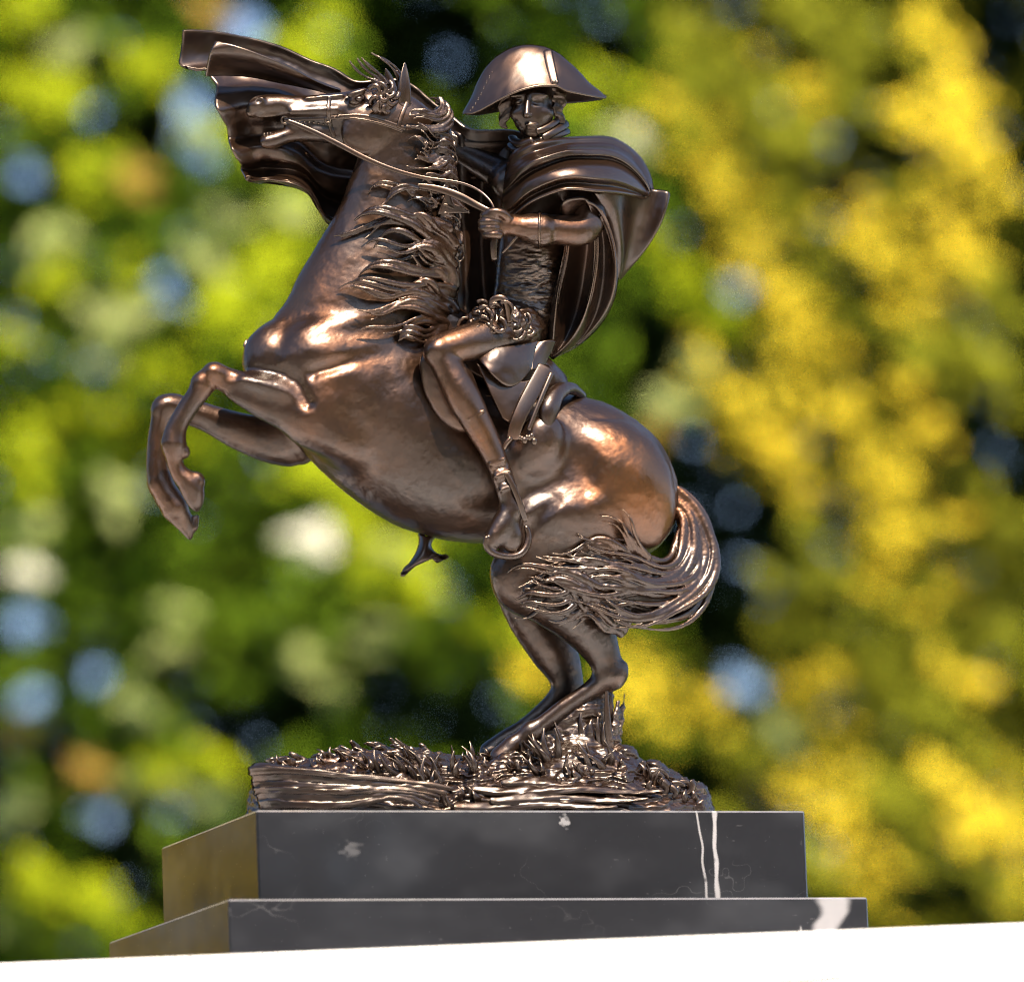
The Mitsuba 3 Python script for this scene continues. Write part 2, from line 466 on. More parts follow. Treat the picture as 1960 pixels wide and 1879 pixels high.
def sheet(rows, nu=80, nv=60, thick=6.0, amp=0.0, seed=0, kind='cubic'):
    """A cast cloth: a surface through rows of points, given a thickness and a closed rim."""
    R = np.array([path(r, nu) for r in rows])
    g = np.concatenate([[0], np.cumsum(np.maximum(np.linalg.norm(np.diff(R, axis=0), axis=2).mean(1), 1e-3))])
    S = (CubicSpline if kind == 'cubic' else PchipInterpolator)(g, R, axis=0)(np.linspace(0, g[-1], nv))
    if amp:
        S[..., 2] += (meshkit.fbm(S * [1 / 34., 1 / 34., 1 / 60.], 3, seed) - 0.5) * amp
    v = S.reshape(-1, 3)
    i, j = np.meshgrid(np.arange(nv - 1), np.arange(nu - 1), indexing='ij')
    a = (i * nu + j).ravel()
    f = np.vstack([np.column_stack([a, a + 1, a + nu + 1]), np.column_stack([a, a + nu + 1, a + nu])])
    n = normals(v, f)
    if n[:, 2].mean() > 0:
        n, f = -n, f[:, ::-1]
    m = len(v)
    ring = np.concatenate([np.arange(nu), np.arange(1, nv) * nu + nu - 1, (nv - 1) * nu + np.arange(nu - 2, -1, -1), np.arange(nv - 2, 0, -1) * nu])
    rim = v[ring] - n[ring] * thick * 0.5
    out = v[ring] - v.mean(0)
    out -= n[ring] * np.einsum('ij,ij->i', out, n[ring])[:, None]
    rim = rim + out / np.maximum(np.linalg.norm(out, axis=1, keepdims=True), 1e-6) * thick * 0.45
    V = np.vstack([v, v - n * thick, rim])
    q, r2 = len(ring), 2 * m + np.arange(len(ring))
    nx = np.roll(ring, -1)
    rn = np.roll(r2, -1)
    F = np.vstack([f, f[:, ::-1] + m, np.column_stack([ring, nx, rn]), np.column_stack([ring, rn, r2]),
                   np.column_stack([nx + m, ring + m, r2]), np.column_stack([nx + m, r2, rn])])
    # make the rim face as its neighbours do
    tri = F[2 * len(f):]
    cen = V[tri].mean(1)
    nn = np.cross(V[tri[:, 1]] - V[tri[:, 0]], V[tri[:, 2]] - V[tri[:, 0]])
    mid = V[ring] - n[ring] * thick * 0.5
    from scipy.spatial import cKDTree
    o = cen - (mid - (rim - mid) * 1.5)[cKDTree(mid).query(cen)[1]]
    bad = np.einsum('ij,ij->i', nn, o) < 0
    tri[bad] = tri[bad][:, ::-1]
    F[2 * len(f):] = tri
    return V, F
# ------------------------------------------------------------------ the bronze: horse
tag('bronze_statuette', 'brown bronze statuette of a cloaked rider in a bicorne hat on a rearing horse', 'statuette')
HORSE, RIDER, MOUND = 'bronze_statuette__horse', 'bronze_statuette__rider', 'bronze_statuette__mound'
RUBBED += [(1200, 900, 95, 0.75), (1260, 960, 60, 0.6), (610, 790, 60, 0.3), (575, 560, 75, 0.5), (700, 700, 60, .25), (870, 740, 60, 0.3), (925, 830, 45, 0.5), (860, 650, 40, 0.3),
           (310, 900, 70, 0.35), (400, 715, 50, 0.35), (640, 700, 60, 0.2), (720, 850, 80, 0.12), (975, 430, 40, 0.35), (1090, 440, 50, 0.35)]
c = Clay((262, 100, -150), (1330, 1480, 150), 2.2)
# trunk
c.chain([(598, 704, 0, 117, .80), (655, 725, 0, 150, .76), (742, 787, 0, 171, .76), (832, 860, 0, 161, .80), (945, 893, 0, 148, .84), (1060, 890, 0, 138, .86),
         (1150, 922, 0, 134, .86), (1175, 955, 0, 126, .84)], n=7)
# withers and neck
c.chain([(700, 640, 0, 165, .58), (722, 560, 0, 146, .56), (742, 470, 0, 116, .54), (752, 400, 0, 97, .54), (766, 330, 0, 84, .52), (772, 260, 0, 68, .56)], k=34, n=7)
c.ell((528, 690, -40), (64, 62, 48), 60, k=44)
c.ell((524, 698, 46), (66, 58, 54), 60, k=26)
c.ell((640, 735, -92), (72, 120, 40), -32, k=34)      # shoulder blade
c.ell((612, 792, -92), (66, 58, 46), -20, k=26)
c.ell((660, 622, -66), (105, 24, 34), -14, k=26)
c.ell((640, 672, -88), (95, 22, 26), -8, k=22)
c.ell((645, 842, -88), (72, 40, 42), 30, k=34)
# haunch and thighs
c.chain([(1165, 925, -62, 112, .62), (1105, 1000, -72, 98, .60), (1040, 1070, -74, 80, .60), (1012, 1105, -72, 68, .62)], k=30)
c.chain([(1165, 925, 62, 112, .62), (1085, 1010, 66, 92, .60), (1030, 1072, 66, 72, .60), (1008, 1105, 64, 60, .62)], k=26)
c.ell((1070, 985, -106), (92, 38, 36), -8, k=40)
c.ell((1225, 955, -70), (64, 96, 50), -10, k=30)
c.ell((1112, 885, -146), (20, 48, 24), -18, k=44, cut=True)
c.ell((1035, 850, -118), (42, 58, 30), 20, k=26)
# hind legs: near, then far
c.chain([(1012, 1100, -72, 70, .62), (1075, 1150, -66, 62, .66), (1132, 1210, -62, 45, .72), (1158, 1262, -60, 31, .8), (1166, 1292, -60, 29, .8)], k=24)
c.chain([(1168, 1292, -60, 28, .8), (1128, 1322, -60, 19, .85), (1078, 1356, -60, 17, .85), (1036, 1388, -60, 18, .9), (1018, 1399, -60, 21, .95)], k=10)
c.ell((1188, 1288, -60), (12, 22, 14), 20, k=14)
c.chain([(1018, 1400, -60, 20), (998, 1415, -60, 18), (984, 1428, -60, 21)], k=8)
c.chain([(984, 1428, -60, 22), (962, 1452, -60, 27)], k=6)
c.chain([(1006, 1100, 62, 62, .62), (1018, 1165, 60, 54, .66), (1056, 1240, 56, 45, .7), (1082, 1295, 54, 33, .8), (1086, 1318, 52, 29, .8)], k=22)
c.chain([(1086, 1318, 52, 28, .8), (1052, 1352, 50, 20, .85), (1005, 1392, 48, 18, .9), (972, 1414, 46, 20, .9), (940, 1440, 46, 24)], k=10)
# forelegs: near
c.chain([(600, 790, -82, 64, .62), (560, 776, -82, 52, .66), (500, 756, -80, 39, .72), (445, 733, -78, 26, .85), (412, 718, -78, 23, .9)], k=18)
c.ell((412, 712, -80), (22, 17, 22), 20, k=10)
c.ell((386, 728, -78), (22, 18, 19), -45, k=10)
c.ell((522, 742, -104), (62, 14, 16), 14, k=24)
c.ell((508, 784, -92), (70, 12, 16), 22, k=22)
c.chain([(388, 738, -78, 24, .9), (364, 775, -76, 19, .9), (341, 812, -74, 19, .95), (331, 846, -74, 23, .95)], k=8)
c.ell((333, 856, -74), (21, 22, 20), 10, k=8)
c.ell((354, 866, -74), (9, 12, 10), 10, k=6)
c.chain([(333, 868, -72, 18), (336, 890, -70, 15), (349, 912, -68, 18)], k=7)
c.chain([(352, 914, -68, 15), (366, 930, -68, 23, .95), (372, 952, -68, 19, .95), (376, 974, -68, 6)], k=5)
c.ell((380, 918, -68), (13, 17, 17), -30, k=5)
# far foreleg
c.chain([(560, 830, 62, 62, .6), (505, 838, 66, 44, .7), (440, 818, 66, 33, .8), (382, 794, 66, 26, .9), (340, 782, 66, 27, .9)], k=10)
c.ell((318, 778, 64), (30, 24, 24), -20, k=10)
c.chain([(312, 795, 64, 24, .9), (304, 830, 64, 21, .9), (301, 870, 62, 21.5, .95), (303, 908, 60, 24, .95), (307, 925, 60, 25, .95)], k=8)
c.chain([(307, 926, 60, 25), (323, 953, 58, 26), (336, 972, 56, 26)], k=7)
c.chain([(334, 974, 56, 25, .95), (350, 996, 56, 20, .9), (362, 1024, 56, 9, .9), (364, 1031, 56, 4)], k=4)
c.cone((372, 1010, 56), (376, 990, 56), 8, 6, k=6)
# head
c.chain([(768, 246, 0, 60, .62), (735, 226, 0, 56, .66), (690, 222, 0, 50, .66), (640, 213, 0, 34, .78), (585, 210, 0, 26, .85), (530, 202, 0, 21, .95), (498, 204, 0, 20, 1.0)], k=14, n=8)
c.ell((706, 250, -28), (54, 44, 15), -28, k=12)
c.ell((700, 250, 28), (54, 44, 15), -28, k=12)
c.ell((492, 203, -10), (19, 14, 14), 20, k=7)
c.ell((492, 203, 10), (19, 14, 14), 20, k=7)
c.ell((484, 214, 0), (15, 13, 18), -10, k=6)
c.ell((515, 221, -9), (26, 5.5, 9), -6, k=4)
c.ell((497, 193, -19), (11, 8, 8), -30, k=4)
c.ell((495, 193, -27), (7, 4.6, 8), -30, k=2.5, cut=True)
for a, b in (((545, 222, -22), (508, 209, -24)), ((540, 213, -24), (512, 202, -25)), ((528, 276, -20), (500, 264, -21)), ((548, 232, -20), (560, 262, -22)), ((640, 199, -30), (560, 200, -26)), ((655, 200, -34), (664, 232, -36))):
    c.cone(a, b, 2.6, 2.0, k=5, cut=True)
c.cone((655, 183, -20), (585, 188, -17), 4, 3, k=7)
c.cone((672, 214, -40), (600, 240, -32), 2.4, 2.0, k=5)
c.chain([(690, 262, 0, 36, .62), (640, 253, 0, 23, .8), (590, 254, 0, 18, .95), (550, 259, 0, 15.5, 1.1), (524, 268, 0, 17, 1.1), (511, 271, 0, 16.5, 1.15)], k=10)
c.chain([(492, 238, 0, 6, 2.4), (520, 239, 0, 9, 2.6), (548, 236, 0, 5, 2.6)], k=4, cut=True, n=4)
c.cone((645, 210, -27), (560, 215, -22), 6, 5, k=16)       # facial crest
c.ell((574, 239, 0), (32, 15, 19), 4, k=9)
c.ell((506, 204, 0), (27, 20.5, 20), 8, k=8)
c.ell((684, 190, -33), (17, 10, 11), -24, k=6)
c.ell((688, 189, -40), (10, 5.5, 8), -18, k=4, cut=True)
c.ell((683, 177, -31), (22, 6, 10), -16, k=6)
# muscles drawn on the near side
for a, b, r in (((772, 620, -138), (700, 870, -150), 9), ((562, 728, -120), (590, 772, -130), 5), ((600, 712, -126), (770, 660, -140), 7),
                ((1012, 1010, -140), (1060, 955, -146), 9)):
    c.cone(a, b, r, r * .7, k=22, cut=True)
c.chain([(844, 215, -2, 14), (850, 300, -4, 18), (852, 400, -4, 18), (854, 500, -4, 20), (854, 590, -4, 20), (848, 630, -6, 16)], fl=1.2, k=14)    # body of the mane
c.chain([(1288, 958, 0, 18), (1334, 1006, -6, 24), (1346, 1080, -24, 30), (1300, 1148, -62, 34), (1225, 1150, -94, 38), (1150, 1128, -112, 34), (1080, 1120, -116, 26), (1010, 1132, -118, 10)], fl=.5, k=6)   # and of the tail
c.soften(0.9)
v, f = c.mesh()
v = relax(v, f, 2)
v = grow(v, f, 6.0, 70, 3)
v = grow(v, f, 1.0, 16, 4)
v = grow(v, f, 0.7, 7, 5)
bronze(HORSE, v, f, brown=0.08, label='rearing bronze horse with open mouth and flying mane')


def on(x, y, lift=0.0, base=None):
    """Points on the horse's near surface at drawing points, lifted towards the viewer."""
    z = (base or c).front(x, y)
    z = np.where(np.isnan(z), np.nanmax(z) if np.isfinite(z).any() else 0.0, z)
    return np.column_stack([x, y, z - lift])


def lie(pts, n, lift, smooth=3.0):
    p = path([(x, y, 0) for x, y in pts], n)
    q = on(p[:, 0], p[:, 1], lift)
    q[:, 2] = ndimage.gaussian_filter1d(q[:, 2], smooth, mode='nearest')
    return q


def lock(pts, w, strands=3, wave=5.0, waves=2.0, seed=0, spread=1.0, seg=9):
    """A lock of cast hair: a few flattened, grooved strands that wave together and part at the tip."""
    r = np.random.default_rng(seed)
    p = path(pts, 34)
    t = np.linspace(0, 1, 34)
    tg = np.gradient(p, axis=0)
    tg /= np.linalg.norm(tg, axis=1, keepdims=True)
    side = np.cross(tg, (0, 0, -1.0))
    side /= np.maximum(np.linalg.norm(side, axis=1, keepdims=True), 1e-6)
    ph = r.uniform(0, 6.28)
    ms = []
    for k in range(strands):
        o = (k - (strands - 1) / 2) * w * 0.85 * spread
        off = o * (0.55 + 0.5 * np.sin(np.pi * np.clip(t * 1.1, 0, 1))) + wave * (0.3 + t) * np.sin(waves * 6.28 * t + ph + 0.35 * k) + r.normal(0, w * .25) * t ** 2 * 3
        dep = -abs(r.normal(0, w * .3)) - wave * 0.5 * np.sin(waves * 6.28 * t + ph + 1.3 + 0.5 * k) * t
        q = p + side * off[:, None]
        q[:, 2] += dep
        e = int(r.uniform(.82, 1.0) * 34)
        rad = w * 0.72 * (np.clip(1.08 - t[:e] / t[e - 1], 0.05, 1) ** 0.6) * (0.75 + 0.25 * np.sin(9 * t[:e] + ph + k))
        ms.append(tube(q[:e], np.maximum(rad, 1.4), 12, 0.62, 4, 0.17, r.uniform(-1.5, 1.5), r.uniform(-.6, .6)))
    return join(ms)


def strands(cl, pts, w, strands=3, wave=5.0, waves=2.0, seed=0, spread=1.0, k=2.2):
    """A lock of cast hair modelled in clay: strands that wave together, fuse at the root and part at the tip."""
    r = np.random.default_rng(seed)
    N = 22
    p = path(pts, N)
    t = np.linspace(0, 1, N)
    tg = np.gradient(p, axis=0)
    tg /= np.linalg.norm(tg, axis=1, keepdims=True)
    side = np.cross(tg, (0, 0, -1.0))
    side /= np.maximum(np.linalg.norm(side, axis=1, keepdims=True), 1e-6)
    ph = r.uniform(0, 6.28)
    for j in range(strands):
        o = (j - (strands - 1) / 2) * w * 0.80 * spread
        off = o * (0.7 + 0.5 * np.sin(np.pi * np.clip(t * 1.1, 0, 1))) + wave * (0.25 + t) * np.sin(waves * 6.28 * t + ph + 0.35 * j) + r.normal(0, w * .25) * t ** 2 * 2.5
        dep = -abs(r.normal(0, w * .3)) - wave * 0.6 * np.sin(waves * 6.28 * t + ph + 1.3 + 0.5 * j) * (.3 + t)
        q = p + side * off[:, None]
        q[:, 2] += dep
        e = int(r.uniform(.80, 1.0) * N)
        rad = np.maximum(w * 0.70 * (np.clip(1.04 - t[:e] / t[e - 1], 0.02, 1) ** 0.45) * (0.8 + 0.2 * np.sin(9 * t[:e] + ph + j)), 2.4)
        cl.chain(np.column_stack([q[:e], rad]), .8, k, n=2)


MASS = None


def hair(key, pts, w, strands_=None, **kw):
    strands(MASS, pts, w, **kw)


def cast(key, cl, wear=.8, brown=.0, amp=1.6, label=None):
    cl.soften(.75)
    v, f = cl.mesh()
    v = relax(v, f, 1)
    v = grow(v, f, amp, 7, 17)
    from scipy.sparse import coo_matrix
    from scipy.sparse.csgraph import connected_components
    n, lab = connected_components(coo_matrix((np.ones(len(f)), (f[:, 0], f[:, 1])), shape=(len(v), len(v))) + coo_matrix((np.ones(len(f)), (f[:, 1], f[:, 2])), shape=(len(v), len(v))), directed=False)
    for i in np.argsort(-np.bincount(lab)):
        own = np.flatnonzero(lab == i)
        if len(own) > 150:                       # crumbs fall away
            new = np.full(len(v), -1)
            new[own] = np.arange(len(own))
            bronze(key, v[own], new[f[lab[f[:, 0]] == i]], wear, brown, label=label)


MASS = Clay((606, 185, -150), (915, 690, 30), 1.7)
MASS.chain([(846, 215, -10, 10), (856, 300, -12, 14), (858, 400, -12, 14), (860, 500, -12, 15), (860, 590, -12, 15), (852, 632, -12, 12)], fl=1.2, k=0)
# mane: locks blown back from the crest over the near side of the neck
r = np.random.default_rng(5)
MANE = [  # (root, bend, tip)
    ((860, 436), (775, 412), (652, 442)), ((864, 458), (748, 424), (618, 464)), ((862, 486), (800, 446), (690, 462)), ((866, 510), (780, 474), (690, 506)),
    ((866, 536), (790, 512), (664, 546)), ((866, 562), (770, 546), (640, 566)), ((868, 580), (790, 572), (662, 578)), ((866, 604), (800, 590), (676, 604)),
    ((858, 622), (800, 616), (690, 652)), ((850, 636), (800, 640), (745, 656)), ((866, 470), (836, 436), (760, 424)), ((866, 548), (828, 500), (770, 490)), ((866, 596), (836, 560), (760, 540))]
for i, pts in enumerate(MANE):
    p = path([(x, y, 0) for x, y in pts], 12)
    z = ndimage.gaussian_filter1d(on(p[:, 0], p[:, 1])[:, 2], 1.0, mode='nearest')
    lift = 7 + 9 * np.sin(np.linspace(0, np.pi, 12)) + r.uniform(0, 8)
    q = np.column_stack([p[:, 0], p[:, 1], np.minimum(z - lift, 30)])
    hair(HORSE + '__mane_lock', q, r.uniform(12, 15.5), strands=2 + i % 2, wave=r.uniform(9, 15), waves=r.uniform(1.2, 1.9), seed=20 + i, spread=.85, k=1.2)
# the curled locks between cheek and crest, one below another
for i in range(17):
    y0 = 205 + i * 11.5
    x0 = 846 + 14 * math.sin(i * .7) - 0.18 * max(0, 260 - y0)
    x1 = 785 + 30 * r.uniform(-1, 0.3) + 0.10 * (y0 - 205)
    pts = [(x0 - 10, y0 - 22, -10), (x0 + 8, y0 - 5, -26), (x0 - 14, y0 + 14, -46), (x1 + 20, y0 + 4, -56), (x1, y0 + 16 + r.uniform(-8, 8), -50)]
    hair(HORSE + '__mane_lock', pts, r.uniform(6.5, 8.5), strands=2, wave=r.uniform(3.5, 6.5), waves=1.5, seed=60 + i)
for i, pts in enumerate([[(856, 395, -5), (842, 430, -36), (800, 440, -58), (776, 432, -62)], [(858, 372, -5), (850, 410, -30), (846, 440, -45), (825, 452, -55)],
                         [(868, 440, -10), (884, 462, -28), (880, 486, -34), (862, 492, -36)], [(866, 430, -10), (874, 450, -30), (872, 470, -34), (850, 478, -40)],
                         [(790, 372, -62), (752, 352, -60), (718, 362, -54), (700, 378, -50)], [(800, 360, -62), (760, 366, -62), (735, 385, -60), (712, 382, -56)]]):
    hair(HORSE + '__mane_lock', pts, 8, strands=2, wave=5, waves=1.4, seed=90 + i)
for i in range(24):
    y = 262 + 15.5 * i
    x = np.interp(y, [262, 330, 450, 640], [852, 860, 862, 858])
    hair('', [(x - 16, y - 6, -34), (x + 8, y + 2, -34), (x + 13 + r.uniform(-4, 5), y + 14, -26), (x + 4, y + 26, -22), (x - 10, y + 30 + r.uniform(-5, 6), -30)], r.uniform(6, 8.5), strands=2, wave=2, waves=1.2, seed=700 + i)
cast(HORSE + '__mane', MASS, label='mane of thick wavy locks blown across the neck')
MASS = Clay((655, 78, -90), (800, 250, 40), 1.4)
# forelock with its wind-blown spikes and curls
hair(HORSE + '__forelock', [(738, 168, -6), (712, 140, -8), (694, 124, -8), (676, 102, -6)], 9.0, strands=3, wave=2.5, waves=1.2, seed=3)
hair(HORSE + '__forelock', [(766, 172, -2), (762, 142, -6), (742, 118, -10), (712, 94, -8)], 8.0, strands=2, wave=1.5, waves=.8, seed=4)
for i in range(15):
    a = i * 2.4
    cx, cy, rr = 735 + 22 * math.cos(a) * (i / 15) ** .5, 186 + 26 * math.sin(a) * (i / 15) ** .5, r.uniform(6, 12)
    t = np.linspace(0, r.uniform(4.5, 7.5), 26)
    q = np.column_stack([cx + rr * (1 - t / 11) * np.cos(t + a), cy + rr * (1 - t / 11) * np.sin(t + a), -40 - 8 * np.sin(t * .8) - r.uniform(0, 8)])
    MASS.chain(np.column_stack([q[::2], np.linspace(5.2, 2.4, 13)]), .9, 1.5, n=2)
cast(HORSE + '__forelock', MASS, label='forelock of curls and two wind-blown spikes')
# ears
for pts, tip in (([(772, 208, -22, 15), (773, 180, -26, 14), (774, 150, -26, 9.5), (775, 121, -24, 1.5)], 0), ([(752, 196, 22, 13), (748, 172, 26, 12), (744, 150, 26, 8), (738, 132, 24, 1.5)], 1)):
    p = path(pts, 26)
    v, f = tube(p[:, :3], p[:, 3], 14, .55)
    cut = np.exp(-((v[:, 0] - np.interp(v[:, 1], [120, 208], [776, 776])) / 6.0) ** 2) * (v[:, 1] < 200) if not tip else 0
    v[:, 2] += 6 * cut
    bronze(HORSE + '__ear', v, f, 1.2, .1)
v, f = tube([(680, 190, -36), (696, 188, -36)], [6, 6], 10)
ey = trimesh.creation.icosphere(3, 8.0)
bronze(HORSE + '__eye', np.array(ey.vertices) * [1.05, .72, .8] + (688, 189.5, -34), ey.faces, .3)
# teeth
for j in range(3):
    t_ = trimesh.creation.icosphere(2, 2.8)
    bronze(HORSE + '__tooth', np.array(t_.vertices) * [.9, 1.2, 1] + (506 + 6 * j, 257.5 + j * -.6, -9 - j), t_.faces)
# bridle and reins
def strap(key, pts, w, th=0.4, lift=3.0, n=40, wear=1.0):
    q = lie(pts, n, lift)
    v, f = tube(q, w, 10, th)
    bronze(key, v, f, wear, .1)


strap(HORSE + '__bridle_strap', [(545, 230), (580, 228), (630, 226), (690, 222), (740, 234), (776, 246)], 4.0, lift=1)
strap(HORSE + '__bridle_strap', [(640, 226), (690, 229), (738, 240), (770, 252)], 2.4, lift=2)
strap(HORSE + '__bridle_strap', [(632, 186), (629, 206), (630, 228), (640, 262)], 4.2)
strap(HORSE + '__bridle_strap', [(763, 244), (768, 225), (776, 205), (784, 186)], 4.2)
th = np.linspace(0, 2 * np.pi, 25)
for (x, y, rr) in ((546, 230, 7), (628, 230, 5)):
    z = on([x], [y], 4)[0, 2]
    v, f = tube(np.column_stack([x + rr * np.cos(th), y + rr * np.sin(th), z + 0 * th]), 2.6, 8)
    bronze(HORSE + '__bit_ring', v, f, 1.4)
for i in range(9):
    s_ = trimesh.creation.icosphere(2, 2.2)
    q = on([556 + 9 * i], [231 + 1.0 * i], 3.5)[0]
    bronze(HORSE + '__bridle_stud', np.array(s_.vertices) + q, s_.faces, 1.6)
p = path([(552, 232, -34, 4.0), (600, 252, -44, 5.0), (650, 277, -54, 5.4), (700, 303, -64, 5.2), (760, 327, -74, 4.4), (830, 343, -82, 3.4), (880, 350, -92, 2.6), (915, 364, -100, 2.2), (936, 382, -112, 2.1), (946, 404, -136, 2.1)], 70)
v, f = tube(p[:, :3], p[:, 3], 10, .4)
bronze(HORSE + '__rein', v, f, .8, .05)
p = path([(800, 356, -60, 5), (840, 362, -66, 7), (880, 376, -76, 8), (915, 394, -84, 7), (938, 404, -94, 5)], 40)
v, f = tube(p[:, :3], p[:, 3], 10, .35)
bronze(HORSE + '__rein', v, f, 1.2, .2)
v, f = sheet([[(838, 412, -40), (868, 408, -44), (898, 409, -48)], [(842, 400, -44), (862, 384, -46), (890, 402, -50)], [(848, 382, -44), (852, 372, -46), (868, 392, -50)]], 20, 16, 5)
bronze(HORSE + '__rein_flap', v, f)
# breast band, girth and tuft at the chest
MASS = Clay((450, 630, -60), (510, 700, 20), 1.6)
for i in range(6):
    hair(HORSE + '__chest_tuft', [(492 - 3 * i, 650 + 7 * i, -8), (480 - 2 * i, 652 + 8 * i, -20), (472, 662 + 8 * i, -30), (470, 676 + 8 * i, -34)], 4, strands=3, wave=3, waves=1.2, seed=130 + i)
cast(HORSE + '__chest_tuft', MASS)
# sheath / hanging tuft under the belly
v, f = sheet([[(800, 1022, 20), (800, 1045, 10), (788, 1070, 0), (770, 1094, -6)], [(815, 1026, 0), (812, 1048, -14), (805, 1066, -20), (785, 1088, -14)],
              [(832, 1028, 10), (824, 1048, 0), (836, 1062, -8), (846, 1062, -8)], [(834, 1028, 30), (826, 1050, 26), (834, 1068, 20), (838, 1074, 16)]], 30, 24, 10)
bronze(HORSE + '__hanging_strap', v, f, 1.0, -.2)
# tail: swept round from under the croup and blown forward over the thigh
r = np.random.default_rng(8)
MASS = Clay((945, 930, -190), (1392, 1245, 70), 1.8)
for i in range(26):
    u = i / 25.0                       # 0 inner and upper, 1 outer and lower
    w = r.uniform(-1, 1)
    j = u + 0.04 * w
    d0 = -30 + 34 * w
    px = lambda a, b: a + (b - a) * j
    root = (px(1288, 1294), px(972, 938), 10 + 20 * w)
    p1 = (px(1306, 1334), px(985, 976), 6 + 26 * w)
    p2 = (px(1312, 1362), px(1030, 1040), -10 + 30 * w)
    p3 = (px(1288, 1357), px(1072, 1118), -42 + 26 * w)
    p4 = (px(1215, 1300), px(1068, 1180), -88 + 26 * w)
    p5 = (px(1160, 1225), px(1040, 1198), -122 + 22 * w)
    tx = px(1120, 1085) - 40 * math.sin(3.1 * u) + r.uniform(-25, 15) - (60 * (0.15 < u < .75))
    ty = px(1030, 1175) + r.uniform(-12, 12)
    p6 = ((p5[0] + tx) / 2, (p5[1] + ty) / 2 + r.uniform(-14, 14), -132 + 14 * w)
    tip = (tx, ty, -126 + 16 * w)
    hair(HORSE + '__tail_lock', [root, p1, p2, p3, p4, p5, p6, tip], r.uniform(13, 17), strands=2, k=1.4, wave=r.uniform(6, 14), waves=r.uniform(1.8, 2.8), seed=200 + i)
for i, (a, b, d_, e) in enumerate([((1240, 1078), (1180, 1100), (1060, 1086), (958, 1136)), ((1236, 1100), (1150, 1120), (1040, 1100), (962, 1142)), ((1220, 1125), (1130, 1110), (1060, 1150), (966, 1156)),
                                   ((1230, 1140), (1150, 1160), (1080, 1120), (985, 1162)), ((1215, 1072), (1150, 1050), (1080, 1060), (1012, 1090)), ((1228, 1062), (1196, 1020), (1172, 992), (1146, 996)),
                                   ((1240, 1068), (1214, 1030), (1194, 1000), (1178, 990)), ((1200, 1080), (1150, 1050), (1126, 1030), (1100, 1017)), ((1200, 1190), (1150, 1160), (1100, 1165), (1040, 1178)),
                                   ((1190, 1210), (1160, 1190), (1120, 1180), (1080, 1176)), ((1230, 1110), (1120, 1070), (1060, 1100), (990, 1120)), ((1205, 1160), (1120, 1140), (1040, 1160), (975, 1164))]):
    z = [-96, -128, -138, -134]
    hair(HORSE + '__tail_lock', [(*q, zz) for q, zz in zip((a, b, d_, e), z)], r.uniform(13, 17) if i not in (5, 6, 7) else 10, strands=3 if i not in (5, 6, 7) else 2, wave=r.uniform(11, 19) if i not in (5, 6, 7) else 4, waves=r.uniform(1.2, 1.8), seed=300 + i, spread=.8, k=1.5)

cast(HORSE + '__tail', MASS, .9, .05, label='tail swept round and blown forward over the thigh in wavy locks')
# ------------------------------------------------------------------ the bronze: saddle
hc = c
c = Clay((770, 550, -160), (1140, 880, 160), 2.6)
c.chain([(852, 622, 0, 44, 1.5), (905, 668, 0, 52, 1.7), (985, 706, 0, 54, 1.8), (1052, 738, 0, 36, 2.2)], k=10)
c.ell((862, 742, -122), (50, 92, 20), -24, k=14)
c.ell((862, 742, 122), (50, 92, 20), -24, k=14)
c.chain([(1108, 756, 40, 10), (1108, 752, -20, 10), (1086, 743, -66, 13), (1063, 756, -100, 18), (1051, 780, -120, 20), (1048, 806, -128, 14), (1058, 834, -130, 5)], k=4)
c.soften(0.7)
v, f = c.mesh()
v = grow(relax(v, f, 2), f, 3, 30, 6)
bronze(HORSE + '__saddle', v, f, 1.0, -.12)
sc = c
# ------------------------------------------------------------------ the bronze: rider
c = Clay((795, 148, -192), (1192, 1085, 110), 1.6)
c.chain([(985, 645, 0, 62, .9), (1010, 565, -4, 66, .8), (1026, 450, -8, 68, .84), (1046, 370, -4, 68, .8), (1046, 330, -2, 54, .8)], k=10)
c.chain([(975, 350, 18, 36), (1040, 328, 0, 44, .9), (1108, 352, -30, 42)], k=18)
c.chain([(1040, 320, -8, 34), (1030, 285, -18, 25), (1024, 255, -24, 24)], k=10)
# head
c.ell((1020, 196, -24), (45, 50, 54), 0, k=8)
c.ell((1020, 228, -42), (36, 34, 36), 4, k=14)
c.ell((1021, 254, -66), (15, 12, 13), 4, k=10)
c.ell((1043, 216, -58), (17, 14, 15), 10, k=9)
c.ell((991, 218, -56), (15, 14, 15), -10, k=9)
c.ell((1028, 181, -68), (22, 5.5, 8), 4, k=6)
c.ell((993, 183, -66), (17, 5.5, 8), -4, k=6)
c.ell((1029, 195, -83), (14, 8.5, 12), 4, k=5, cut=True)
c.ell((993, 195, -80), (12, 8.5, 12), -4, k=5, cut=True)
c.ell((1029, 195, -64), (9.5, 5.5, 9), 4, k=1.5)
c.ell((994, 195, -63), (8.5, 5.5, 9), -4, k=1.5)
c.cone((1011, 186, -74), (1008.5, 219, -90), 5.0, 6.8, k=4)
c.ell((1009, 222, -85), (9.5, 5.5, 8), 0, k=3)
c.ell((1017, 239, -76), (12.5, 3.6, 7), 3, k=3)
c.ell((1018, 245.5, -74), (10.5, 3.6, 7), 3, k=3)
c.cone((1006, 241.8, -85), (1030, 242.6, -82), 1.6, 1.6, k=2, cut=True)
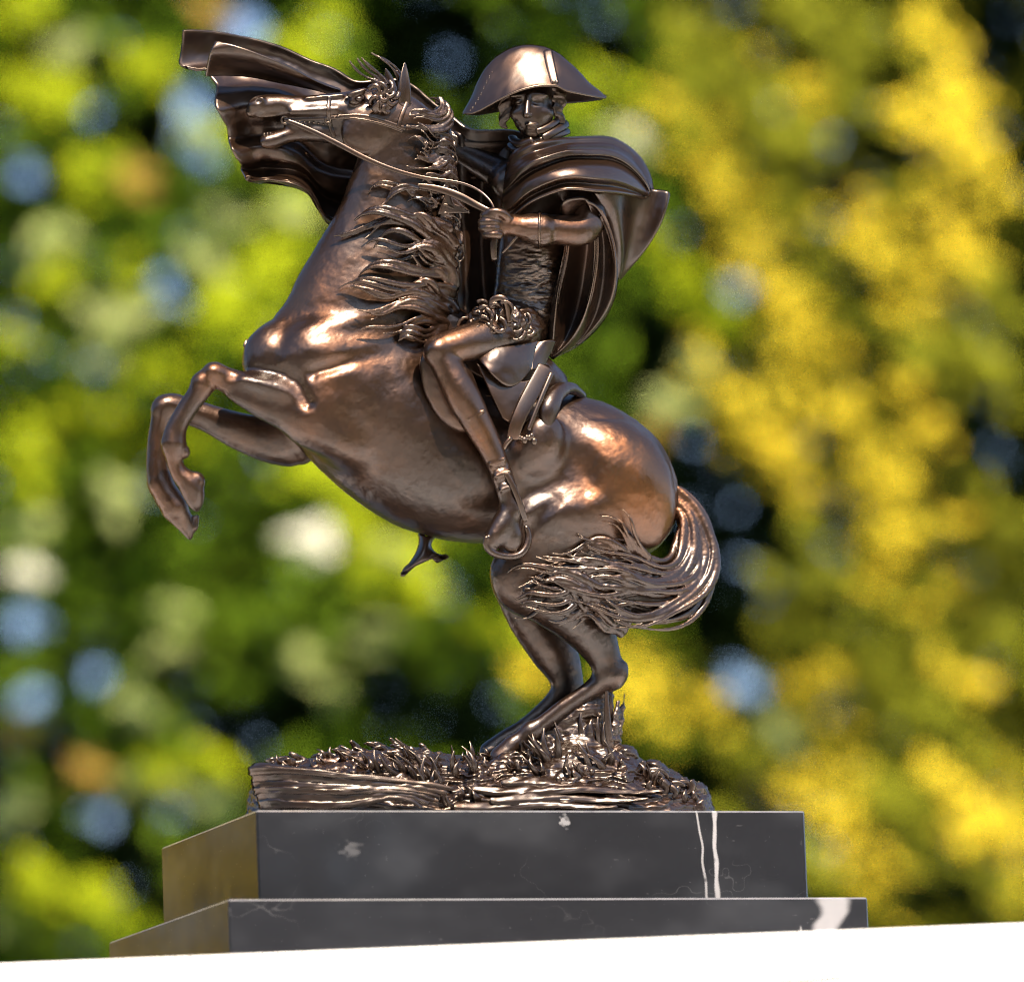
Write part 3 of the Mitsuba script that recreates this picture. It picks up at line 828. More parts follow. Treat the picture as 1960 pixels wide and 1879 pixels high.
# left arm on the rein: upper arm, forearm, glove with five fingers
c.chain([(1110, 360, -42, 40), (1128, 408, -84, 35), (1116, 438, -110, 31), (1075, 440, -122, 29), (1035, 439, -130, 28)], k=10)
c.chain([(1036, 440, -131, 33.5), (1022, 438, -133, 31), (996, 434, -137, 23), (982, 431, -139, 21.5)], k=3)
c.ell((958, 430, -140), (24, 24, 17), -6, k=8)
for j in range(4):
    y = 412 + 12.2 * j
    dx = (0, -4, -3, 3)[j]
    c.chain([(952 + dx, y + 1, -153, 8.6), (936 + dx, y, -156, 8.4), (926 + dx, y + 1, -146, 7.8), (929 + dx, y + 2, -132, 7.2), (940 + dx, y + 3, -126, 6.6)], k=2.5, n=3)
c.chain([(972, 418, -152, 10), (958, 407, -160, 8.6), (940, 405, -158, 7.4), (930, 408, -152, 6.2)], k=3, n=3)
# left leg in its boot, then the far one
c.chain([(985, 632, -46, 54, .9), (925, 650, -104, 40, .95), (868, 664, -130, 34), (842, 673, -138, 32)], k=14)
c.chain([(842, 674, -138, 31.5), (858, 704, -144, 30), (886, 758, -152, 33), (914, 810, -153, 28.5), (944, 868, -151, 22.5), (962, 914, -149, 19.5)], k=5)
c.chain([(962, 912, -149, 20), (974, 950, -149, 21), (982, 976, -148, 22)], k=5)
c.chain([(980, 972, -148, 22), (966, 1000, -154, 24), (952, 1022, -160, 22), (944, 1036, -163, 17)], k=8)
c.ell((840, 668, -152), (17, 14, 16), -30, k=10)
c.chain([(985, 632, 20, 54, .9), (920, 655, 60, 40), (842, 676, 80, 32), (886, 758, 88, 30)], k=14)
# right arm, raised under the flying cloak
c.chain([(980, 350, 20, 36), (930, 318, 62, 29), (872, 286, 84, 24), (830, 262, 88, 22)], k=8)
# boot top, ankle creases, glove seam, coat folds
for t_, rr in ((0.0, 31.0),):
    c.cone((898, 803, -180), (926, 786, -178), 2.4, 2.4, k=3)
for j, y in enumerate((884, 896, 908, 921, 934)):
    x = 952 + (y - 884) * .42
    c.cone((x - 13, y + 4, -169), (x + 13, y - 5, -168), 2.4, 2.4, k=5, cut=(j % 2 == 1))
    if j % 2 == 0:
        c.cone((x - 12, y + 4, -163), (x + 12, y - 5, -162), 4.5, 4.5, k=6)
c.ell((974, 1022, -152), (26, 36, 20), -14, k=10)
c.chain([(931, 1030, -176, 6), (936, 1052, -172, 7), (962, 1064, -166, 7), (996, 1060, -158, 7), (1010, 1040, -152, 7), (1008, 1010, -150, 6)], k=4)
for j in range(5):
    c.cone((1068 + 11 * j, 412 + (j % 2) * 3, -146), (1074 + 11 * j, 428, -154), 2.0, 1.4, k=4, cut=True)
c.soften(0.6)
v, f = c.mesh()
v = relax(v, f, 2)
v = grow(v, f, 1.6, 30, 8)
v = grow(v, f, 0.6, 8, 9)
coat = np.exp(-((v[:, 0] - 1030) / 52) ** 2 - ((v[:, 1] - 545) / 70) ** 2)
v = v + normals(v, f) * (coat * (meshkit.fbm(v / [26.0, 9.0, 26.0], 3, 88) - .5) * 22)[:, None]
bronze(RIDER, v, f, wear=1.1, brown=0.02, label='bronze rider in cloak and bicorne with one gloved hand on the rein')
rc = c
# hair
MASS = Clay((940, 160, -75), (1095, 262, -10), 1.3)
r = np.random.default_rng(12)
for i in range(9):
    y = 178 + 7 * i
    bronze_pts = [(1060 + r.uniform(-4, 6), y - 8, -52), (1072 + r.uniform(-3, 5), y + 2, -46), (1068 + r.uniform(-5, 4), y + 14, -44), (1062 + r.uniform(-3, 8), y + 20, -44)]
    if y < 232:
        hair(RIDER + '__hair_lock', bronze_pts, 3.6, strands=3, wave=2, waves=1.3, seed=400 + i)
    pts = [(978 + r.uniform(-4, 3), y - 4, -48), (966 + r.uniform(-5, 3), y + 8, -44), (962 + r.uniform(-6, 4), y + 20, -40), (970 + r.uniform(-8, 6), y + 30, -38)]
    if y < 222:
        hair(RIDER + '__hair_lock', pts, 3.8, strands=3, wave=2.2, waves=1.3, seed=420 + i)
cast(RIDER + '__hair', MASS)
# bicorne hat
HX = [886, 900, 914.6, 932, 958, 981, 1006.7, 1035.7, 1061.6, 1085.8, 1110, 1132.6, 1148.8, 1160]
HT = [214, 187.5, 155, 126, 102, 90.6, 85.8, 87.4, 97, 114.8, 137.4, 161.7, 174, 183.5]
HF = [218, 218, 214, 205, 191, 180, 171, 165.5, 165, 175, 180, 184, 187, 188]
HB = [218, 220.5, 221, 219, 214, 210, 207, 205, 203, 199, 197, 194.5, 192, 189]
hx = np.concatenate([886 + 274 * (0.5 - 0.5 * np.cos(np.linspace(0.03, np.pi - 0.03, 70)))])
T_, F_, B_ = (PchipInterpolator(HX, q)(hx) for q in (HT, HF, HB))
Dp = 66 * np.clip(1 - np.abs((hx - 1018) / 141) ** 2.1, 0.0, 1) ** 0.62 + 2.5
mid = np.interp(hx, [886, 1160], [-16, -30])
s_ = np.linspace(1, 0, 22)
rings = []
for q in range(len(hx)):
    hgt = F_[q] - T_[q]
    fr = np.column_stack([T_[q] + hgt * s_, mid[q] - Dp[q] * (0.10 + 0.90 * s_ ** 0.72) - (5 * s_ ** 6)])
    hb = B_[q] - T_[q]
    s2 = s_[::-1][1:]
    bk = np.column_stack([T_[q] + hb * s2, mid[q] + Dp[q] * (0.10 + 0.86 * s2 ** 0.72)])
    th_ = min(5.0, Dp[q] * .6)
    rise = 0.72
    s3 = np.linspace(1, 0, 12)
    ib = np.column_stack([B_[q] - hb * rise * (1 - s3) - 0.6, mid[q] + np.maximum(Dp[q] - th_, 0.4) * (0.25 + 0.71 * s3)])
    s4 = s3[::-1]
    fi = np.column_stack([F_[q] - hgt * rise * (1 - s4) - 0.6, mid[q] - np.maximum(Dp[q] - th_ + 4, 0.4) * (0.25 + 0.75 * s4)])
    yz = np.vstack([fr, bk, ib, fi])
    rings.append(np.column_stack([np.full(len(yz), hx[q]), yz]))
rings = np.array(rings)
n_, m_ = rings.shape[:2]
i, j = np.meshgrid(np.arange(n_ - 1), np.arange(m_), indexing='ij')
a, b = (i * m_ + j).ravel(), (i * m_ + (j + 1) % m_).ravel()
hv = np.vstack([rings.reshape(-1, 3), rings[0].mean(0) - [2, -1, 0], rings[-1].mean(0) + [2, 0, 0]])
j = np.arange(m_)
hf = np.vstack([np.column_stack([a, b, b + m_]), np.column_stack([a, b + m_, a + m_]), np.column_stack([(j + 1) % m_, j, 0 * j + n_ * m_]),
                np.column_stack([(n_ - 1) * m_ + j, (n_ - 1) * m_ + (j + 1) % m_, 0 * j + n_ * m_ + 1])])
hv, hf = outward(hv, hf)
hv = grow(hv, hf, 3.5, 30, 15)
HAT = RIDER + '__bicorne_hat'
bronze(HAT, hv, hf, wear=.9, brown=.12, label='bicorne hat worn sideways with a cockade loop')


def hat_at(x, s):
    q = np.interp(x, hx, np.arange(n_))
    i = int(q)
    i2 = min(i + 1, n_ - 1)
    ring = rings[i] * (1 - (q - i)) + rings[i2] * (q - i)
    k = (1 - s) * 21
    k0 = int(min(k, 20))
    return ring[k0] * (1 - (k - k0)) + ring[k0 + 1] * (k - k0)


q = np.array([hat_at(x, s) for x, s in zip(np.linspace(1047, 1061, 20), np.linspace(0.10, 0.92, 20))]) - [0, 0, 1.5]
v, f = tube(q, np.linspace(10, 9, 20), 14, .30, 5, .12)
bronze(RIDER + '__cockade', v, f, .2, -.05)
s_b = trimesh.creation.icosphere(2, 5.0)
bronze(RIDER + '__cockade_button', np.array(s_b.vertices) * [1, 1, .6] + hat_at(1061, .9) - [0, 0, 4], s_b.faces, 1.4, .2)
q = np.array([hat_at(x, 0.985) for x in np.linspace(892, 1156, 90)]) - [0, 0, 1.0]
v, f = tube(q, 2.6, 8)
bronze(RIDER + '__hat_trim', v, f, 1.3, .1)
for k in range(16):
    x = 900 + 40 * (k / 15) + (k % 2) * 2
    s_b = trimesh.creation.icosphere(1, 1.5)
    bronze(RIDER + '__hat_stud', np.array(s_b.vertices) + hat_at(x, .80 - .035 * k), s_b.faces, 1.6)
# collar and neckcloth
for pts, w in (([(1028, 252, -78), (1044, 246, -74), (1060, 236, -60), (1072, 226, -38)], 6.5), ([(1040, 264, -80), (1058, 254, -72), (1074, 244, -54), (1085, 236, -28)], 7.5),
               ([(1034, 268, -78), (1056, 262, -70), (1076, 256, -50), (1088, 250, -24)], 6), ([(1020, 270, -78), (1000, 276, -66), (986, 272, -44), (980, 262, -16)], 8.5),
               ([(1018, 280, -76), (996, 288, -60), (982, 284, -36), (976, 276, -10)], 7)):
    p = path(pts, 24)
    v, f = tube(p, np.full(24, w), 10, .5, 3, .1)
    bronze(RIDER + '__collar', v, f, 1.1)
# glove cuff hem, whip stub and rein ends under the fist
thc = np.linspace(0, 2 * np.pi, 33)
v, f = tube(np.column_stack([1033 + 3 * np.cos(thc) * .3, 439 + 33 * np.sin(thc), -131 + 33 * np.cos(thc)]), 2.8, 8)
bronze(RIDER + '__glove_hem', v, f, 1.2, .2)
v, f = tube(path([(948, 452, -140), (945, 474, -142), (946, 496, -140)], 14), np.linspace(7.5, 6, 14), 10, .6)
bronze(RIDER + '__rein_end', v, f, 1.1, .1)
v, f = tube(path([(990, 452, -146), (975, 470, -146), (962, 484, -142)], 14), np.linspace(3, 2, 14), 8, .6)
bronze(RIDER + '__rein_end', v, f, 1.2, .2)
# cloak over the chest and shoulder: folds sweep up from the breast to the left shoulder
top = path([(968, 318, -30), (981, 292, -45), (1000, 279, -62), (1021, 271, -72), (1050, 266, -60), (1085, 262, -20), (1135, 260, 10), (1170, 262, 26), (1200, 277, 34), (1224, 302, 36), (1243, 334, 26), (1250, 366, 10)], 60)
hem = path([(958, 412, -66), (980, 412, -96), (1004, 392, -112), (1029, 377, -128), (1056, 366, -140), (1082, 359, -146), (1110, 359, -146), (1135, 362, -138), (1162, 364, -120), (1188, 367, -92), (1214, 372, -52), (1236, 378, -12)], 60)
rows = []
u = np.linspace(0, 1, 60)
env = np.sin(np.pi * np.clip(u * .92 + .05, 0, 1)) ** .7
prof = [(0, 0), (.09, -8), (.17, 8), (.24, 7), (.38, -22), (.46, -10), (.52, 14), (.57, 12), (.70, -24), (.84, -22), (.93, 6), (1.0, -10)]
for t, o in prof:
    t2 = np.clip(t + 0.10 * np.sin(np.pi * t) * (0.5 - u), 0, 1)[:, None]
    row = top * (1 - t2) + hem * t2
    row[:, 2] += -62 * math.sin(math.pi * min(t * 0.62 + .06, 1)) * np.sin(np.pi * np.clip(u * .9 + .08, 0, 1)) ** .8 * (1 - t * .55) + o * env
    row[:, 1] += -10 * math.sin(math.pi * t) * np.sin(np.pi * u)
    rows.append(row)
v, f = sheet(rows, 110, 100, 6, 5, 21, 'pchip')
CLOAK = RIDER + '__cloak'
bronze(CLOAK, v, f, 1.2, .1, label='cloak wrapped over the left shoulder in sweeping folds')
# inner cloak round the arm and the hanging loop behind the hip
v, f = sheet([[(1040, 440, 0), (1036, 500, 4), (1036, 560, 0), (1040, 620, 0), (1050, 682, -10)], [(1072, 432, -70), (1082, 480, -74), (1072, 540, -66), (1066, 610, -48), (1054, 680, -30)], [(1085, 386, -146), (1104, 460, -60), (1096, 540, -16), (1084, 620, -6), (1055, 682, -18)],
              [(1106, 382, -140), (1124, 450, -48), (1116, 540, -8), (1096, 620, 0), (1056, 683, -12)], [(1124, 388, -138), (1142, 450, -102), (1134, 550, -86), (1108, 628, -50), (1056, 684, -14)],
              [(1138, 396, -134), (1154, 455, -72), (1150, 550, -52), (1122, 632, -26), (1057, 686, -6)], [(1152, 412, -126), (1172, 470, -104), (1172, 550, -82), (1140, 622, -40), (1058, 687, 0)],
              [(1160, 428, -90), (1180, 490, -60), (1179, 556, -40), (1147, 622, -6), (1058, 687, 10)], [(1156, 430, -20), (1176, 500, 20), (1174, 560, 20), (1142, 622, 30), (1056, 684, 20)]], 80, 80, 6, 5, 22)
bronze(CLOAK, v, f, 1.2, .05)
# back panel of the cloak, hanging from the shoulder to a corner
v, f = sheet([[(1140, 372, -120), (1158, 420, -80), (1172, 480, -40), (1180, 530, 0)], [(1176, 364, -100), (1184, 420, -84), (1190, 470, -50), (1184, 532, 4)], [(1204, 362, -66), (1204, 415, -30), (1200, 470, -14), (1186, 534, 10)],
              [(1248, 364, -4), (1244, 415, -4), (1222, 475, 0), (1191, 533, 18)], [(1268, 366, -10), (1260, 418, -14), (1234, 474, -2), (1195, 528, 22)],
              [(1279, 376, 24), (1272, 401, 20), (1241, 461, 24), (1202, 514, 30)]], 60, 60, 6, 4, 23)
bronze(CLOAK, v, f, 1.2, .1)
v, f = sheet([[(1186, 292, 10), (1204, 318, -14), (1222, 350, -14), (1234, 376, -18)], [(1200, 284, 20), (1222, 312, 0), (1238, 345, -4), (1242, 376, -10)], [(1196, 277, 44), (1224, 300, 46), (1244, 334, 40), (1252, 370, 30)]], 40, 30, 6, 3, 24)
bronze(CLOAK, v, f, 1.3, .1)
# cloak hanging in the shade behind the rider's front
v, f = sheet([[(838, 256, 92), (836, 350, 98), (838, 470, 96), (842, 570, 92), (850, 640, 84)], [(862, 250, 78), (860, 350, 88), (866, 470, 86), (872, 570, 80), (880, 640, 70)], [(890, 262, 60), (888, 350, 60), (892, 470, 62), (898, 570, 60), (905, 640, 50)], [(920, 270, 84), (918, 350, 88), (918, 470, 86), (924, 570, 80), (930, 640, 70)],
              [(955, 280, 58), (945, 350, 56), (945, 470, 54), (950, 570, 50), (955, 640, 45)], [(1000, 290, 60), (990, 350, 60), (990, 470, 60), (990, 570, 55), (990, 640, 50)]], 70, 50, 6, 8, 25)
bronze(CLOAK, v, f, 1.0, -.1)
# the cloak's other half, flying out behind the horse's head
NU = 60
topc = path([(1000, 258, 40), (940, 250, 46), (893, 245, 52), (862, 222, 66), (824, 193, 78), (784, 160, 84), (735, 150, 84), (679, 154, 84), (643, 133, 88), (599, 116, 92), (552, 95, 92), (500, 78, 86), (440, 66, 72), (392, 60, 56), (352, 60, 44)], NU)
botc = path([(1000, 330, 56), (940, 340, 70), (880, 352, 80), (820, 380, 86), (760, 410, 90), (700, 432, 84), (660, 436, 74), (622, 420, 60), (606, 394, 40), (590, 371, 20), (562, 357, 6), (533, 351, 20), (512, 349, 34), (492, 351, 20), (476, 344, 4)], NU)
EDGE = [(0, 352, 60), (.05, 350, 90), (.11, 345, 122), (.15, 374, 131), (.19, 391, 130), (.23, 404, 146), (.29, 417, 166), (.36, 414, 195), (.45, 425, 224), (.53, 438, 248), (.62, 441, 269), (.72, 452, 298), (.85, 466, 326), (1.0, 476, 344)]
PROF = [(0, 26), (.07, 40), (.15, 34), (.22, 26), (.28, 14), (.33, -16), (.40, -32), (.47, -16), (.54, 4), (.60, 10), (.68, -18), (.76, -8), (.83, 30), (.90, -2), (.95, -30), (1, 6)]
u = np.linspace(0, 1, NU)
rows = []
for t in [p[0] for p in PROF] + [.02, .14, .22, .30, .44, .50, .64, .72, .80, .87, .97]:
    pass
ts = np.linspace(0, 1, 46)
pro = PchipInterpolator([p[0] for p in PROF], [p[1] for p in PROF])
ex = PchipInterpolator([e[0] for e in EDGE], [e[1] for e in EDGE])
ey_ = PchipInterpolator([e[0] for e in EDGE], [e[2] for e in EDGE])
for t in ts:
    row = topc * (1 - t) + botc * t
    end = row[-1].copy()
    w = np.clip((u - .55) / .45, 0, 1) ** 1.3
    row[:, 0] += w * (ex(t) - end[0])
    row[:, 1] += w * (ey_(t) - end[1])
    tb = np.clip(t + 0.06 * (1 - u) * math.sin(6.28 * t), 0, 1)
    row[:, 2] += pro(tb) * np.clip(u * 1.25 - .12, 0.05, 1) ** .9
    row[:, 1] += 7 * np.sin(t * 12 + u * 3) * u * (1 - u) * 2
    rows.append(row)
v, f = sheet(rows, 170, 150, 6, 6, 26)
bronze(CLOAK, v, f, 1.1, .08, label='cloak end flying out behind the head of the horse')
v, f = sheet([[(413, 79, -34), (455, 90, -46), (506, 110, -46), (548, 127, -30), (592, 150, 6), (650, 172, 50)], [(408, 92, -40), (450, 104, -40), (502, 122, -34), (546, 138, -18), (590, 156, 14), (650, 176, 54)],
              [(401, 118, -20), (446, 124, 0), (500, 134, 12), (546, 148, 26), (592, 164, 40), (650, 182, 66)], [(396, 147, 14), (444, 146, 30), (500, 152, 42), (548, 162, 50), (594, 172, 60), (650, 188, 76)]], 70, 40, 6, 3, 27)
bronze(CLOAK, v, f, 1.2, .08)
# sash and fringe bunched on the thigh
r = np.random.default_rng(31)
fr = Clay((870, 560, -150), (1040, 690, -10), 2.2)
for i in range(40):
    a, b = r.uniform(0, 6.28), r.uniform(0, 1) ** .5
    fr.ell((955 + 62 * b * math.cos(a), 624 + 36 * b * math.sin(a), -74 - 34 * math.sqrt(1 - b * b)), (r.uniform(9, 18), r.uniform(8, 14), 14), r.uniform(-60, 60), k=3)
fr.soften(.6)
v, f = fr.mesh()
v = grow(v, f, 12, 13, 12)
v = grow(v, f, 5, 5, 14)
bronze(RIDER + '__sash', v, f, .7, .1)
for i in range(26):
    a, b = r.uniform(0, 6.28), r.uniform(0, 1) ** .5
    cx, cy = 955 + 68 * b * math.cos(a), 622 + 42 * b * math.sin(a) + 10 * (b * math.cos(a)) ** 2
    z0 = -82 - 44 * math.sqrt(max(0, 1 - b * b)) - r.uniform(0, 12)
    t = np.linspace(0, r.uniform(1.2, 2.8), 22)
    rr = r.uniform(9, 18)
    ph = r.uniform(0, 6.28)
    q = np.column_stack([cx + rr * (1 - t / 10) * np.cos(t + ph), cy + rr * (1 - t / 10) * np.sin(t + ph), z0 - 6 * np.sin(t)])
    v, f = tube(q, np.linspace(r.uniform(4, 6.5), 2.4, 22), 9, .8, 3, .14)
    bronze(RIDER + '__sash_fringe', grow(v, f, 3, 6, i), f, .6, .1)
v, f = tube(path([(945, 590, -112), (948, 572, -118), (962, 571, -122), (972, 590, -122), (976, 616, -120)], 30), np.linspace(8, 6.5, 30), 12, .8, 5, .12)
bronze(RIDER + '__sash_loop', v, f, 1.2, .2)
v, f = sheet([[(912, 664, -112), (950, 664, -128), (990, 660, -118), (1030, 652, -86)], [(915, 682, -128), (948, 694, -146), (988, 696, -134), (1022, 682, -96)], [(917, 692, -132), (943, 716, -152), (976, 738, -142), (1000, 727, -126), (1018, 703, -104)]], 50, 24, 6, 6, 32)
bronze(RIDER + '__coat_tail', v, f, 1.2)
v, f = sheet([[(1026, 654, -70), (1020, 684, -92), (1018, 708, -104)], [(1044, 652, -74), (1034, 680, -84), (1030, 704, -92)], [(1064, 654, -54), (1054, 676, -62), (1044, 698, -70)]], 30, 24, 6, 4, 33)
bronze(RIDER + '__coat_tail', v, f, 1.2)
v, f = sheet([[(914, 696, -132), (980, 730, -132), (1046, 712, -104)], [(936, 744, -142), (985, 764, -140), (1030, 752, -124)], [(962, 800, -146), (984, 808, -146), (1004, 800, -140)]], 40, 36, 8, 3, 34)
bronze(HORSE + '__saddle_cloth', v, f, 1.0, -.1)
v, f = tube(path([(1046, 704, -112), (1018, 752, -134), (994, 800, -150), (982, 838, -150)], 30), np.linspace(17, 12, 30), 14, .16, 3, .06)
bronze(RIDER + '__sabre_strap', v, f, 1.0, -.05)
v, f = tube(path([(1056, 714, -116), (1034, 766, -136), (1012, 822, -148)], 30), np.linspace(5, 4.2, 30), 10, .7)
bronze(RIDER + '__sabre_scabbard', v, f, 1.2, .15)
for k in range(7):
    s_b = trimesh.creation.icosphere(2, r.uniform(4, 7))
    bronze(RIDER + '__scabbard_tassel', np.array(s_b.vertices) * [1, 1.2, .8] + (995 + 4.6 * k, 838 + r.uniform(-6, 7), -146), s_b.faces, 1.3)
q = lie([(996, 850), (1022, 858), (1044, 846), (1058, 822)], 24, 2, 2)
v, f = tube(q, 3.6, 8)
bronze(HORSE + '__saddle_cloth_edge', v, f)
# stirrup and spur
v, f = tube(path([(968, 905, -170), (984, 935, -172), (998, 972, -168), (1006, 996, -160)], 24), np.full(24, 5.5), 10, .35)
bronze(RIDER + '__stirrup_leather', v, f, 1.2, .1)
v, f = tube(path([(964, 860, -150), (972, 845, -152), (978, 838, -150)], 10), np.linspace(4, 6, 10), 8)
bronze(RIDER + '__boot_loop', v, f, 1.3, .1)
# ------------------------------------------------------------------ the bronze: rocky mound with grass
def floor_y(x, d):
    """Drawing height of the plinth's top below a point of the statuette."""
    s = DIST + (d + SHEAR * (x - 880)) / PX
    return CY - FOC * ((O1[2] - EYE[2]) / s - FWD[2] - (x - CX) / FOC * RIGHT[2]) / UP[2]


c = Clay((466, 1290, -262), (1366, 1616, 230), 2.2)
X, Y, D = np.meshgrid(*c.ax, indexing='ij', sparse=True)
TOPX = [470, 479, 490, 500, 534, 600, 660, 741, 796, 855, 920, 960, 1010, 1060, 1110, 1177, 1202, 1231, 1261, 1291, 1330, 1352, 1366]
TOPY = [1560, 1524, 1486, 1470, 1456, 1452, 1448, 1440, 1440, 1446, 1452, 1450, 1440, 1424, 1416, 1430, 1440, 1458, 1466, 1480, 1498, 1512, 1560]
x1, d1 = c.ax[0][:, None], c.ax[2][None, :]
yt = PchipInterpolator(TOPX, TOPY)(c.ax[0])[:, None]
P2 = np.stack([x1 + 0 * d1, 0 * x1 + d1, 0 * x1 + 0 * d1], -1)
half = (205 + 30 * (meshkit.noise(np.stack([x1[:, 0] / 60, x1[:, 0] * 0, x1[:, 0] * 0], -1), 3))[:, None]) * np.clip(1 - np.abs((x1 - 912) / 452) ** 5, 0.02, 1) ** .3
fl = floor_y(x1, d1)
sh = np.clip(1 - np.abs(np.where(d1 < 0, d1, d1 * 1.2) / half) ** 2.6, 0, 1) ** .62
lump = meshkit.fbm(P2 / 40.0, 4, 41) - .5
prof_y = fl + 14 - (fl + 14 - yt) * sh - lump * 34 * np.clip(sh * 1.5, 0, 1)
prof_y = np.where(np.abs(d1) > half, fl + 30, prof_y)
F = (prof_y[:, None, :] - Y) * 0.62
wav = meshkit.fbm(np.stack([x1 / 90 + 0 * d1, d1 / 50 + 0 * x1, 0 * x1 + 0 * d1], -1), 3, 43)
strata = np.sin(Y * 0.42 + wav[:, None, :] * 26) * np.clip((Y - 1462) / 20, 0, 1)
F = F + strata * 3.2
c.f = np.minimum(F, 60).astype(f32)
c.chain([(1148, 1334, -34, 26, .8), (1144, 1370, -30, 31, .8), (1132, 1405, -24, 44, .9), (1110, 1440, -20, 70)], k=12)
c.chain([(1030, 1425, -34, 18), (1075, 1395, -34, 28), (1120, 1358, -34, 32)], k=14)
gr = np.random.default_rng(404)


def fuse_blade(x, y, L, an, w, d):
    b = np.array([x, y + 8, d])
    m = b + [L * .5 * math.sin(an) + gr.uniform(-7, 7), -L * .5 * math.cos(an), -gr.uniform(2, 12)]
    t_ = b + [L * math.sin(an * 1.25), -L * math.cos(an * 1.1), -gr.uniform(-6, 16)]
    c.chain([(*b, w), (*m, w * .8), (*t_, w * .25 + .8)], .75, 3, n=4)


for x, y, L, an, k_ in [(1160, 1440, 70, -.05, 6), (1135, 1440, 60, -.1, 7), (1105, 1440, 55, -.3, 7), (1075, 1450, 50, -.55, 7), (1045, 1450, 44, -.6, 6), (1015, 1455, 34, -.5, 5), (1172, 1430, 96, -.03, 4), (1150, 1400, 60, 0, 5), (1115, 1410, 46, -.1, 5),
                        (640, 1440, 26, -1.0, 5), (668, 1440, 34, -1.1, 6), (700, 1436, 40, -1.1, 6), (735, 1432, 44, -1.2, 7), (765, 1436, 42, -1.0, 6), (800, 1438, 34, -.9, 6), (840, 1444, 30, -.8, 5), (545, 1450, 18, -1.1, 4), (590, 1448, 22, -1.0, 4),
                        (640, 1462, 30, -.9, 3), (680, 1464, 36, -.9, 5), (715, 1466, 44, -1.0, 6), (745, 1462, 62, -1.0, 6), (770, 1470, 52, -.8, 6), (800, 1470, 48, -.8, 6), (830, 1478, 46, -.6, 6), (860, 1484, 40, -.6, 6), (885, 1480, 40, -.5, 5),
                        (915, 1478, 30, -.4, 5), (1190, 1466, 34, .1, 4), (1215, 1476, 28, .2, 4), (1245, 1488, 26, .3, 4), (1290, 1502, 26, .4, 4), (1325, 1516, 22, .5, 4)]:
    for q_ in range(k_):
        zx = gr.uniform(-150, 10) if y > 1452 else gr.uniform(-70, 20)
        fuse_blade(x + gr.uniform(-18, 18), y + gr.uniform(-6, 8) + max(0, -zx - 60) * .28, L * gr.uniform(.6, 1.2), an + gr.normal(0, .3), gr.uniform(7, 11), zx if y < 1445 or x < 1000 or x > 1180 else gr.uniform(-100, -40))
c.ell((1202, 1440, -60), (22, 13, 30), 20, k=8)
c.ell((1258, 1468, -90), (24, 11, 26), 25, k=8)
c.ell((1332, 1508, -60), (22, 11, 34), 10, k=8)
c.ell((962, 1458, -80), (34, 16, 30), -30, k=8)
bot = (Y - floor_y(c.ax[0][:, None, None], c.ax[2][None, None, :]) - 0.5).astype(f32)
c.f = np.maximum(c.f, bot)
c.soften(0.6)
v, f = c.mesh()
v = relax(v, f, 1)
nn = normals(v, f)
am = (meshkit.fbm(v / [60.0, 9.0, 34.0], 3, 44) - .5) * 9 + (meshkit.fbm(v / 13.0, 2, 45) - .5) * 5
v = v + nn * (am * (v[:, 1] < floor_y(v[:, 0], v[:, 2]) - 4))[:, None]
bronze(MOUND, v, f, 1.3, .05, label='craggy bronze ground with grass under the hind hooves')
r = np.random.default_rng(77)


def blade(b, tip, w, bend, seg=7):
    b, tip = np.array(b, float), np.array(tip, float)
    m = (b + tip) / 2 + bend
    p = path([b, m, tip], 12)
    return tube(p, w * np.clip(1.05 - np.linspace(0, 1, 12), .12, 1) ** .7, seg, .55, 2, .15, r.uniform(-1, 1))


def tuft(x, y, n, ln, lean, spread=26, w=7.0):
    n, ln = max(3, int(n * .6)), ln * r.uniform(.75, 1.35)
    ms = []
    for k in range(n):
        bx, by = x + r.uniform(-spread, spread), y + r.uniform(-6, 8)
        z = c.front([bx], [by])[0]
        if np.isnan(z):
            z = -40.0
        z += 4
        L = ln * r.uniform(.6, 1.15)
        an = lean + r.normal(0, .34)
        ms.append(blade((bx, by + 5, z), (bx + L * math.sin(an), by - L * math.cos(an), z - r.uniform(-4, 20)), r.uniform(.7, 1.2) * w, (r.uniform(-9, 9), r.uniform(-4, 4), -8)))
    v, f = join(ms)
    bronze(MOUND + '__grass_tuft', v, f, 1.2, .12)


for x, y, n, ln, lean in [(640, 1452, 5, 24, -.7), (672, 1456, 6, 30, -.9), (700, 1462, 7, 36, -.8), (735, 1450, 8, 44, -1.0), (752, 1470, 9, 46, -.7), (780, 1448, 7, 40, -.9), (790, 1478, 9, 48, -.6), (815, 1460, 8, 42, -.6),
                          (820, 1492, 9, 50, -.5), (842, 1510, 9, 46, -.45), (850, 1470, 8, 40, -.5), (880, 1480, 8, 38, -.4), (890, 1460, 8, 30, -.4), (910, 1450, 8, 26, -.3), (930, 1462, 7, 24, -.3), (1000, 1470, 8, 28, -.3),
                          (1030, 1452, 9, 36, -.5), (1060, 1448, 10, 48, -.6), (1085, 1452, 10, 52, -.55), (1105, 1458, 10, 50, -.5), (1125, 1466, 10, 46, -.35), (1040, 1470, 8, 32, -.4), (1075, 1476, 9, 38, -.4), (1110, 1480, 9, 36, -.3),
                          (1150, 1462, 9, 40, -.15), (1165, 1450, 7, 46, -.1), (1195, 1470, 7, 28, .1), (1225, 1478, 7, 26, .2), (1250, 1492, 7, 24, .2), (1275, 1496, 7, 24, .3), (1300, 1508, 7, 22, .3), (1320, 1524, 6, 20, .3),
                          (560, 1462, 4, 14, -.8), (600, 1458, 4, 18, -.8), (860, 1532, 8, 30, -.5), (900, 1520, 8, 24, -.3)]:
    if int(x + y) % 2 == 0:
        tuft(x, y, n, ln, lean)
